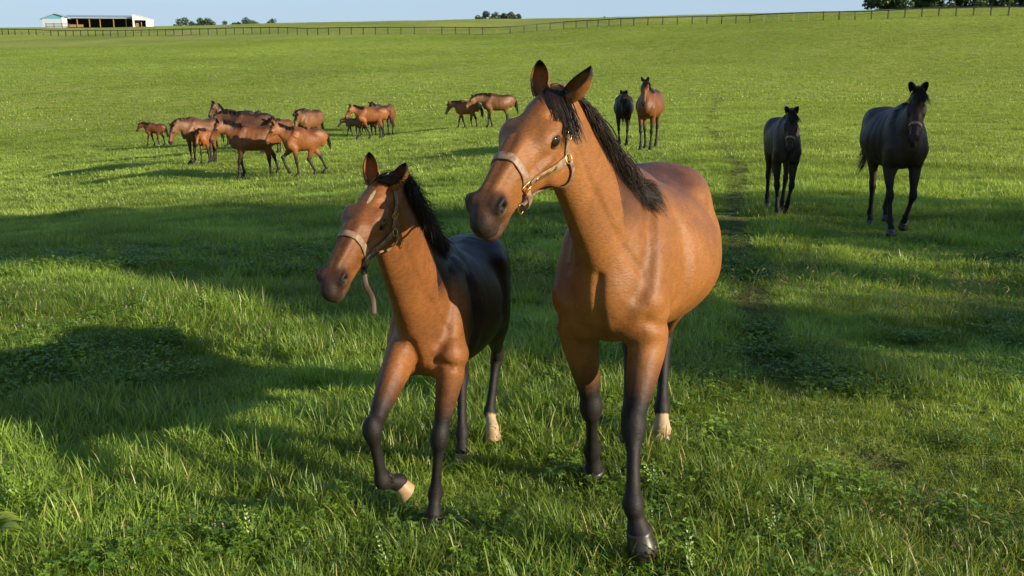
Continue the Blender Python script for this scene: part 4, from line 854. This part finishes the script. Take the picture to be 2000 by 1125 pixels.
    # eyes
    if lod >= 1:
        for s in (1, -1):
            g = Geo(); nn = 14; an = math.radians(38); c = h(*(V(.222, .0895 * s, -.055) - unit(V(math.sin(an), math.cos(an) * s, .1)) * .0165)); r = .0290 * hs
            th = np.linspace(0, math.pi, nn); pv = []
            for t_ in th:
                for p_ in np.arange(24) / 24 * 2 * math.pi: pv.append((math.sin(t_) * math.cos(p_), math.sin(t_) * math.sin(p_) * 1.02, math.cos(t_)))
            pv = np.array(pv) * r; g.add(c + pv @ HR.T, [[i * 24 + j, (i + 1) * 24 + j, (i + 1) * 24 + (j + 1) % 24, i * 24 + (j + 1) % 24] for i in range(nn - 1) for j in range(24)])
            link(g.mesh('eye', mats['eye']), root)
    # hooves
    for (C, dn, fw, s_, pc) in hoofs:
        g = Geo(); hoof_geo(g, C + dn * .006, dn, fw, s_); link(g.mesh('hoof', mats['hoof_pale' if pc > .5 else 'hoof']), root)
    # tufts behind the fetlocks
    if lod == 2:
        for (Tt, fw_, dn_) in tufts:
            g = Geo()
            nn_ = 110; R0 = F.snap(Tt - fw_ * .03 + rng.normal(0, .008, (nn_, 3)), -.001); v, f = strands(F, R0, -fw_ * .8 + dn_ * .6 + rng.normal(0, .3, (nn_, 3)), .036 * S * rng.uniform(.5, 1.3, nn_), 4, .7, (0, 0, 0), .002, .0013, rng); g.add(v, f); link(g.mesh('fetlock_hair', mats['hair']), root)
    # mane and forelock
    mn = sp.get('mane', {}); cr = crom(np.array(crest), 6); seglen = np.linspace(0, 1, len(cr)); nst = mn.get('n', {2: 2600, 1: 700, 0: 130}[lod])
    t = rng.uniform(mn.get('t0', .06), 1, nst); R0 = np.stack([np.interp(t, seglen, cr[:, a]) for a in range(3)], 1)
    dirn = np.stack([np.interp(t, seglen, np.gradient(cr[:, a])) for a in range(3)], 1); dirn = unit(dirn)
    sgn = mn.get('side', 1); lat = unit(V(0, 1, 0) * (1 - t)[:, None] + hside * t[:, None])
    R0 = R0 + lat * rng.uniform(-.016, .016, (nst, 1)) * S
    R0 = F.snap(R0 + V(0, 0, .03 * S), -.003)
    upv = unit(np.cross(dirn, lat)); upv = upv * np.sign(upv[:, 2:3] + 1e-6)
    clump = rng.normal(0, 1, (40, 3))[np.clip((t * 39).astype(int), 0, 39)] * .12
    ss = np.where(rng.uniform(0, 1, nst) < mn.get('split', .06), -sgn, sgn)[:, None]
    d0 = lat * ss * mn.get('out', .75) + upv * mn.get('up', .55) - dirn * mn.get('back', .15) + clump
    Lm = mn.get('L', .2) * S * rng.uniform(.55, 1.2, nst) * (1 - .25 * np.abs(t - .5)) * (1 if not foal else .8) * sstep(mn.get('t0', .06) - .12, mn.get('t0', .06) + .14, t)
    rr = mn.get('r', {2: .0017, 1: .0035, 0: .011}[lod]); steps = {2: 10, 1: 6, 0: 4}[lod]
    if mn.get('n', 1) > 0:
        v, f = strands(F, R0, d0, Lm, steps, mn.get('grav', .55), mn.get('wind', (0, 0, 0)), .004 + rng.uniform(0, .012) * (lod == 0), rr, rng, mn.get('jit', .3))
        link(np_mesh('mane', v, f, mats['hair']), root)
    fn = sp.get('forelock', {}); nf = fn.get('n', {2: 620, 1: 160, 0: 24}[lod])
    if nf:
        a0 = rng.uniform(-1, 1, nf); R0 = np.array([h(.012 - .02 * abs(q), .034 * q, .01) for q in a0]); R0 = F.snap(R0, -.003)
        d0 = np.array([hv(.75, fn.get('sway', .25) + .35 * q, .55) for q in a0]) + rng.normal(0, .1, (nf, 3))
        v, f = strands(F, R0, d0, fn.get('L', .22) * hs * rng.uniform(.5, 1.1, nf), steps, fn.get('grav', .25), HR @ V(*fn.get('wind', (.1, .12, 0))), .003, rr, rng, .3)
        link(np_mesh('forelock', v, f, mats['hair']), root)
    # tail
    tl = sp.get('tail', {}); nt_ = tl.get('n', {2: 900, 1: 350, 0: 90}[lod])
    if nt_:
        b = V(-1.24 * ln * S, 0, 1.40 * S); up_ = tl.get('lift', 0.)
        dk = [b + V(.08, 0, .03) * S, b + V(-.03, 0, .0 + .06 * up_) * S, b + V(-.08 - .03 * up_, 0, -.08 + .18 * up_) * S, b + V(-.10 - .06 * up_, 0, -.22 + .34 * up_) * S]
        dc = crom(np.array(dk), 5); tt = rng.uniform(0, 1, nt_) ** .8; R0 = np.stack([np.interp(tt, np.linspace(0, 1, len(dc)), dc[:, a]) for a in range(3)], 1) + rng.normal(0, .012 * S, (nt_, 3))
        g = Geo(); g.tube(dc, np.linspace(.035, .014, len(dc)) * S, 8); v, f = g.v[0], g.f[0]
        dd = np.array([-.35 - .3 * up_, 0, -.9 + 1.3 * up_]) + rng.normal(0, .12, (nt_, 3))
        v2, f2 = strands(F, R0, dd, tl.get('L', .62) * S * rng.uniform(.6, 1.1, nt_) * (.75 + .25 * tt), steps + 1, tl.get('grav', .5), tl.get('wind', (0, 0, 0)), .005, rr * 1.25, rng, tl.get('jit', .2), collide=lod == 2)
        g.add(v2, f2); link(g.mesh('tail', mats['hair']), root)
    # head collar
    hc = sp.get('halter')
    if hc: make_halter(root, F, h, hv, hs, HR, mats, hc, lod)
    return root, F, h, hv

def make_halter(root, F, h, hv, hs, HR, mats, hc, lod):
    def path(pts, n, off=.003, closed=False, loose=0.):
        P = crom(np.array(pts, float), n); W = np.array([h(*q) for q in P]); W = F.snap(W, off, 5)
        if closed: W[-1] = W[0]
        for _ in range(2): W[1:-1] = W[1:-1] * .5 + (W[:-2] + W[2:]) * .25
        return W, F.normal(W, .01)
    m = 6 if lod == 2 else 3; wd_ = .0265 * hs * (1 if lod else 1.2); G = Geo(); O = .003
    def strap(pts, w=1., off=O, th=.0045):
        W, N = path(pts, m, off); G.band(W, N, wd_ * w, th * hs * (1 if lod == 2 else 1.6)); return W, N
    nx = hc.get('nx', .39)
    nb, nn = strap([(nx + .005, .062, -.118), (nx + .0, .062, -.07), (nx, .045, -.02), (nx, 0, .0), (nx, -.045, -.02), (nx, -.062, -.07), (nx + .005, -.062, -.118)], 1.15)
    for s in (1, -1):
        ck, cn = strap([(nx - .012, .062 * s, -.125), (.30, .075 * s, -.150), (.22, .088 * s, -.168), (.145, .088 * s, -.178)], 1.05)
        strap([(.132, .088 * s, -.165), (.085, .085 * s, -.11), (.045, .078 * s, -.06), (.0, .06 * s, -.02), (-.035, .035 * s, 0.0)], .9)
        strap([(.135, .088 * s, -.195), (.125, .075 * s, -.24), (.13, .045 * s, -.285), (.14, .012 * s, -.30)], .8, .006)
        if s == 1: plate = (ck, cn)
    strap([(-.035, .038, 0.0), (-.045, 0, .012), (-.035, -.038, 0.0)], .9)
    # chin part hangs a little loose below the jaw
    c = [h(nx + .005, .058, -.135), h(nx - .005, .05, -.185), h(nx - .02, .02, -.225), h(nx - .02, -.02, -.225), h(nx - .005, -.05, -.185), h(nx + .005, -.058, -.135)]
    c = crom(np.array(c), m); nn2 = unit(c - h(nx, 0, -.12)); G.band(c, nn2, wd_ * .9, .0045 * hs)
    c = crom(np.array([h(nx - .03, 0, -.222), h(.28, 0, -.235), h(.2, 0, -.27), h(.145, 0, -.302)]), m); G.band(c, np.tile(hv(0, 0, -1), (len(c), 1)), wd_ * .85, .0045 * hs)
    halter = link(G.mesh('halter', mats['leather']), root)
    if lod == 2 or hc.get('gold'):
        def ring(c, ax, r, rt, name='ring', square=False):
            ax = unit(ax); u = unit(np.cross(ax, V(.2, .3, .93))) if square is False else unit(square - (square @ ax) * ax); w = np.cross(ax, u)
            if square is False: P = [c + r * (math.cos(a) * u + math.sin(a) * w) for a in np.arange(20) / 20 * 2 * math.pi]
            else: P = [c + r * (x * u * 1.15 + y * w) for x, y in ((1, 1), (.33, 1.04), (-.33, 1.04), (-1, 1), (-1.04, .3), (-1.04, -.3), (-1, -1), (-.33, -1.04), (.33, -1.04), (1, -1), (1.04, -.3), (1.04, .3))]
            g = Geo(); g.tube(P, rt, 6, closed=True); link(g.mesh(name, mats['brass']), halter)
        for s in (1, -1):
            p = F.snap(np.array([h(nx + .003, .065 * s, -.125)]), .007)[0]; n_ = F.normal(p[None], .01)[0]; ring(p, n_, .0165 * hs, .0022 * hs, 'buckle', hv(.25, 0, .97))
            p = F.snap(np.array([h(.137, .088 * s, -.182)]), .007)[0]; n_ = F.normal(p[None], .01)[0]; ring(p, n_, .017 * hs, .0024 * hs)
            p = F.snap(np.array([h(.095, .087 * s, -.12)]), .008)[0]; n_ = F.normal(p[None], .01)[0]; ring(p, n_, .0145 * hs, .0019 * hs, 'buckle', hv(.5, 0, .85))
        ring(h(nx - .02, 0, -.232), hv(0, 1, 0), .018 * hs, .0024 * hs); ring(h(.142, 0, -.305), hv(.3, 1, 0), .014 * hs, .002 * hs)
        if hc.get('plate'):
            P, N = plate; i0, i1 = len(P) * 2 // 10, len(P) * 7 // 10; g = Geo(); g.band(P[i0:i1] + N[i0:i1] * .0048 * hs, N[i0:i1], wd_ * .62, .0016 * hs); link(g.mesh('nameplate', mats['brass']), halter)
    if hc.get('lead'):
        a = h(nx - .01, .015, -.235); g = Geo(); P = crom(np.array([a, a + V(.01, .01, -.05), a + V(-.012, .025, -.105), a + V(.004, .035, -.165)]), 5)
        g.band(P, np.tile(unit(V(.8, .55, 0)), (len(P), 1)), .019, .0035); g.box(a + V(.0, .0, .0), (.022, .014, .024)); link(g.mesh('hanging_strap', mats['strap']), halter)

# ------------------------------------------------------------------ the herd
def lc(o, yaw, p):      # world -> the horse's own frame
    d = np.array(p, float) - V(o[0], o[1], o[2]); c, s = math.cos(yaw), math.sin(yaw); return V(c * d[0] + s * d[1], -s * d[0] + c * d[1], d[2])
def lv(yaw, v): c, s = math.cos(yaw), math.sin(yaw); return V(c * v[0] + s * v[1], -s * v[0] + c * v[1], v[2])
def J(o, yaw, E, K, T, C, D, W): return dict(E=lc(o, yaw, E), K=lc(o, yaw, K), T=lc(o, yaw, T), C=lc(o, yaw, C), D=lv(yaw, V(*D)), W=lv(yaw, V(*W)))
R_ = math.radians
o = (.49, 4.22, 0); yw = R_(-109); fw = (math.cos(yw), math.sin(yw), 0)
legs = dict(FL=J(o, yw, (.60, 4.02, .92), (.515, 3.80, .585), (.500, 3.635, .305), (.524, 3.625, .200), (.20, .06, -.97), (-.05, -.95, .28)),
            FR=J(o, yw, (.30, 4.15, .92), (.375, 4.24, .52), (.40, 4.46, .215), (.415, 4.50, .10), (.0, .35, -.94), (-.2, -.94, -.35)),
            HL=J(o, yw, (.93, 5.05, .95), (.90, 5.38, .58), (.855, 5.14, .20), (.85, 5.08, .105), (0, 0, -1), fw), HR=J(o, yw, (.62, 5.0, .95), (.68, 5.28, .58), (.655, 5.04, .20), (.65, 4.98, .105), (0, 0, -1), fw))
NEAR = QUICK not in ('3',)
if NEAR:
    make_horse(dict(name='bay_mare', label='large bright bay mare in front wearing a leather halter with a brass nameplate', group=None, loc=o, yaw=yw, S=1.03, lod=2, res=(.012, .005), coat='bay', legs=legs, drop=False, belly=1.17, wid=1.03, lw=1.1, socks=dict(HL=.7), seed=3,
        head=(tuple(lc(o, yw, (0.1508, 3.5672, 1.9844))), (-119.7 + 109, 31, -3.4)), hs=1.08 / 1.03, nw=1.02, earL=((-.18, .80, .90), (.45, -.75, .35), .155), earR=((-.42, -.02, .90), (.80, .35, .45), .122), earw=.80,
        mane=dict(side=1, L=.32, t0=.2, back=.75, out=.7, up=.35, grav=.40, wind=(-.22, .05, 0), jit=.38, n=3400), forelock=dict(L=.21, sway=.8, wind=(.0, .14, 0), grav=.45, n=480), halter=dict(plate=1), tail=dict(L=.6)), M)
    o = (-.355, 4.28, 0); yw = R_(-104); fw = (math.cos(yw), math.sin(yw), 0)
    legs = dict(FL=J(o, yw, (-.26, 4.08, .82), (-.325, 4.01, .455), (-.352, 4.05, .17), (-.358, 4.01, .085), (0, 0, -1), fw), FR=J(o, yw, (-.49, 4.02, .83), (-.58, 3.72, .60), (-.555, 3.79, .345), (-.49, 3.84, .315), (.66, .20, -.62), (-.45, -.20, -.66)),
                HL=J(o, yw, (-.09, 4.80, .82), (-.085, 5.16, .50), (-.125, 5.06, .205), (-.11, 5.0, .13), (.12, -.15, -.97), fw), HR=J(o, yw, (-.30, 4.76, .82), (-.275, 4.98, .45), (-.27, 4.84, .16), (-.27, 4.80, .075), (0, 0, -1), fw))
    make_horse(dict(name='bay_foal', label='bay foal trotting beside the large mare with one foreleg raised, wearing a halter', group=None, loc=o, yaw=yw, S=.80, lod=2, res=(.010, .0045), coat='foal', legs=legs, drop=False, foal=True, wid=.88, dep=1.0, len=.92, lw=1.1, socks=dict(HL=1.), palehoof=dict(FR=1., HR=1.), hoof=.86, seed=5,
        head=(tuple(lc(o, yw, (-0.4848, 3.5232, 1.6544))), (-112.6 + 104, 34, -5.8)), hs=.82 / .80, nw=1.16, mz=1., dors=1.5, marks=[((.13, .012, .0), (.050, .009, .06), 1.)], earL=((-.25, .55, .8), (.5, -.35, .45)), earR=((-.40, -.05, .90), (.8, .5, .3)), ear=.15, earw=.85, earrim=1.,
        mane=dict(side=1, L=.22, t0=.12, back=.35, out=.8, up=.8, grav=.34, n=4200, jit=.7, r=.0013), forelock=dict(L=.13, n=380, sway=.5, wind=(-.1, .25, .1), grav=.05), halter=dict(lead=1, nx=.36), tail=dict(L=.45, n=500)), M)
walk = dict(FL=(16, 8, 45), FR=(-14, -20, 15), HL=(8, -12, 25), HR=(-28, -8, 30)); walk2 = dict(FL=(-14, -20, 15), FR=(16, 6, 40), HL=(-30, -6, 30), HR=(6, -14, 20))
trot = dict(FL=(-6, -8, 20), FR=(48, -18, -40, -35), HL=(20, -30, 0, -20), HR=(-34, -24, 30)); trot2 = dict(FL=(40, -22, -50, -40), FR=(-8, -12, 20), HL=(-36, -26, 30), HR=(22, -28, 0, -20)); stand = dict(FL=(2, 0, 30), FR=(-3, -2, 30), HL=(-12, 2, 30), HR=(-18, -4, 30))
HG = 'horses following across the pasture'
def far(px, py, S, yaw, head, legs, label, coat='red', foal=False, c=None, **kw):
    """px, py: where the ground under the withers shows; head = poll x z (in withers heights), turn, pitch"""
    dv = up(px, py, 1.) - V(0, 0, 2); ts = np.geomspace(3, 120, 3000); P = V(0, 0, 2) + dv * ts[:, None]; gh = ground(P[:, 0], P[:, 1]); i = int(np.argmax(P[:, 2] < gh)); 
    p = P[i] if c is None else V(0, 0, 2) + dv * c; p[2] = G1(p[0], p[1]); hx, hz, turn, pit = head
    sp = dict(name='foal' if foal else 'horse', label=label, group=HG, loc=tuple(p), yaw=R_(yaw), S=S, lod=0, res=(.026, .018), coat=coat, legs=legs, head=((hx * S, hx * S * math.sin(R_(turn)) * .45, hz * S), (turn, pit, 0)), seed=int(px))
    if foal: sp.update(foal=True, len=.86, dep=.86, wid=.78, hs=1.02, lw=1.0, leg=1.0)
    sp.update(kw); make_horse(sp, M)
if QUICK != '4':
    # the two dark ones in the shade on the right
    far(1748, 458, 1.07, -96, (.72, 1.76, -17, 62), dict(FL=(12, -26, -45, -25), FR=(12, 6, 35), HL=(-28, -8, 25), HR=(2, -14, 20)), 'black-brown mare walking in the shade at the far right', 'dark', lod=1, res=(.016, .008), halter=dict(gold=0), belly=1.12, mane=dict(side=1, L=.14), tail=dict(wind=(.0, -.2, 0), L=.6))
    far(1526, 424, .94, -96, (.68, 1.66, -12, 62), dict(FL=(14, -26, -45, -25), FR=(2, 0, 30), HL=(14, -12, 10), HR=(-26, -14, 20)), 'black-brown foal walking in the shade left of the dark mare', 'dark', True, lod=1, res=(.015, .008), halter=dict(gold=0), mane=dict(side=1, L=.10, up=.9), hs=.95)
    far(1262, 294, 1.10, -106, (.58, 1.76, 2, 60), dict(FL=(8, -4, 10), FR=(14, 6, 30), HL=(-28, -8, 25), HR=(4, -14, 20)), 'bay mare facing us with a pale noseband, beside the black foal behind the big mare', 'red', belly=1.15, halter=dict(), res=(.022, .013), mane=dict(side=1, L=.18))
    far(1216, 287, 1.0, -97, (.66, 1.60, 0, 62), dict(FL=(10, 8, 30), FR=(28, -30, -40), HL=(-26, -14, 20), HR=(10, -12, 10)), 'nearly black foal with a tiny star, walking on the left of a bay mare', 'blackish', True, dep=.95, wid=.95, len=.95, marks=[((.13, 0, 0), (.03, .014, .06), 1.)], res=(.022, .013))
    # left group
    far(478, 349, 1.02, 207, (.66, 1.66, 8, 55), dict(FL=(16, 4, -10), FR=(2, -12, 25), HL=(-6, -8, 20), HR=(-32, -16, 20)), 'big red bay mare at the front of the left group, walking with a pale halter', 'red', belly=1.12, halter=dict(), res=(.022, .014), tail=dict(wind=(-.6, 0, 0), L=.7), seed=9)
    far(578, 347, .93, 205, (.60, 1.68, 0, 54), trot, 'bright bay foal trotting at the right end of the left group', 'herdbay', True, halter=dict(), dep=.95, wid=.85, res=(.022, .013), tail=dict(L=.35))
    far(379, 321, 1.0, 236, (.78, 1.36, 6, 66), stand, 'golden bay horse with lowered head and shaded legs at the left of the group', 'dun', mane=dict(L=.2, side=-1), belly=1.1)
    far(402, 322, .80, 262, (.62, 1.52, 4, 66), walk2, 'young foal with a white star facing us between the golden and the red horse', 'herdbay', True, marks=[((.14, 0, 0), (.03, .02, .06), 1.)])
    far(296, 287, .72, 176, (.60, 1.60, -3, 50), walk, 'small foal walking alone at the far left of the herd', 'red', True, socks=dict(HL=1.), marks=[((.25, 0, 0), (.2, .02, .06), 1.)])
    far(447, 288, 1.03, 205, (.52, 1.86, 22, 58), stand, 'dark bay horse with raised head and flagged tail behind the left group', 'brown', dors=2.2, tail=dict(lift=1., L=.30, n=160, grav=1.1, wind=(-.3, 0, 0)), mane=dict(L=.2))
    far(474, 302, 1.0, 190, (.80, 1.55, 4, 40), stand, 'brown horse mostly hidden behind the red mare, its dark mane along its neck', 'brown', dors=1.8)
    far(546, 300, .84, 250, (.62, 1.60, 6, 55), stand, 'half-hidden foal peering out just left of the trotting foal', 'red', True)
    far(598, 292, 1.0, 250, (.72, 1.36, 14, 62), stand, 'golden bay horse with lowered head behind the trotting foal', 'dun', dors=1.6, mane=dict(L=.22, side=-1))
    # middle group
    far(712, 274, .97, 200, (.60, 1.62, 4, 56), dict(FL=(-20, -24, 10), FR=(20, 12, 40), HL=(-20, -6, 25), HR=(-14, 0, 25)), 'chestnut-brown young horse walking in front of the middle group', 'herdbay', wid=.86, dep=.92, belly=.95, res=(.022, .014), seed=2)
    far(763, 265, .97, 80, (.75, 1.1, 14, 60), stand, 'red bay horse seen from behind at the right of the middle group', 'red')
    far(731, 264, .97, 264, (.6, 1.62, 0, 62), stand, 'bay horse whose ears show above the back of the middle walking horse', 'brown', c=50)
    far(684, 268, .62, 186, (.62, 1.46, -3, 50), walk, 'tiny pale-faced foal at the left of the middle group', 'dun', True, paleface=True)
    far(712, 267, .66, 190, (.62, 1.40, 0, 52), walk2, 'small brown foal half hidden by the walking horse of the middle group', 'red', True)
    # the pair left of the mare's head
    far(902, 253, .88, 190, (.66, 1.48, 0, 62), walk, 'bay foal walking left ahead of the pale brown mare, just left of the big mare', 'herdbay', True, dep=.95, wid=.85)
    far(958, 250, 1.02, 196, (.86, 1.44, 8, 44), dict(FL=(4, -20, 0), FR=(4, 2, 30), HL=(-12, 0, 25), HR=(-24, -10, 30)), 'pale golden-brown mare with black mane following the foal beside the big mare', 'dun', belly=1.15, halter=dict(), dors=1.6)
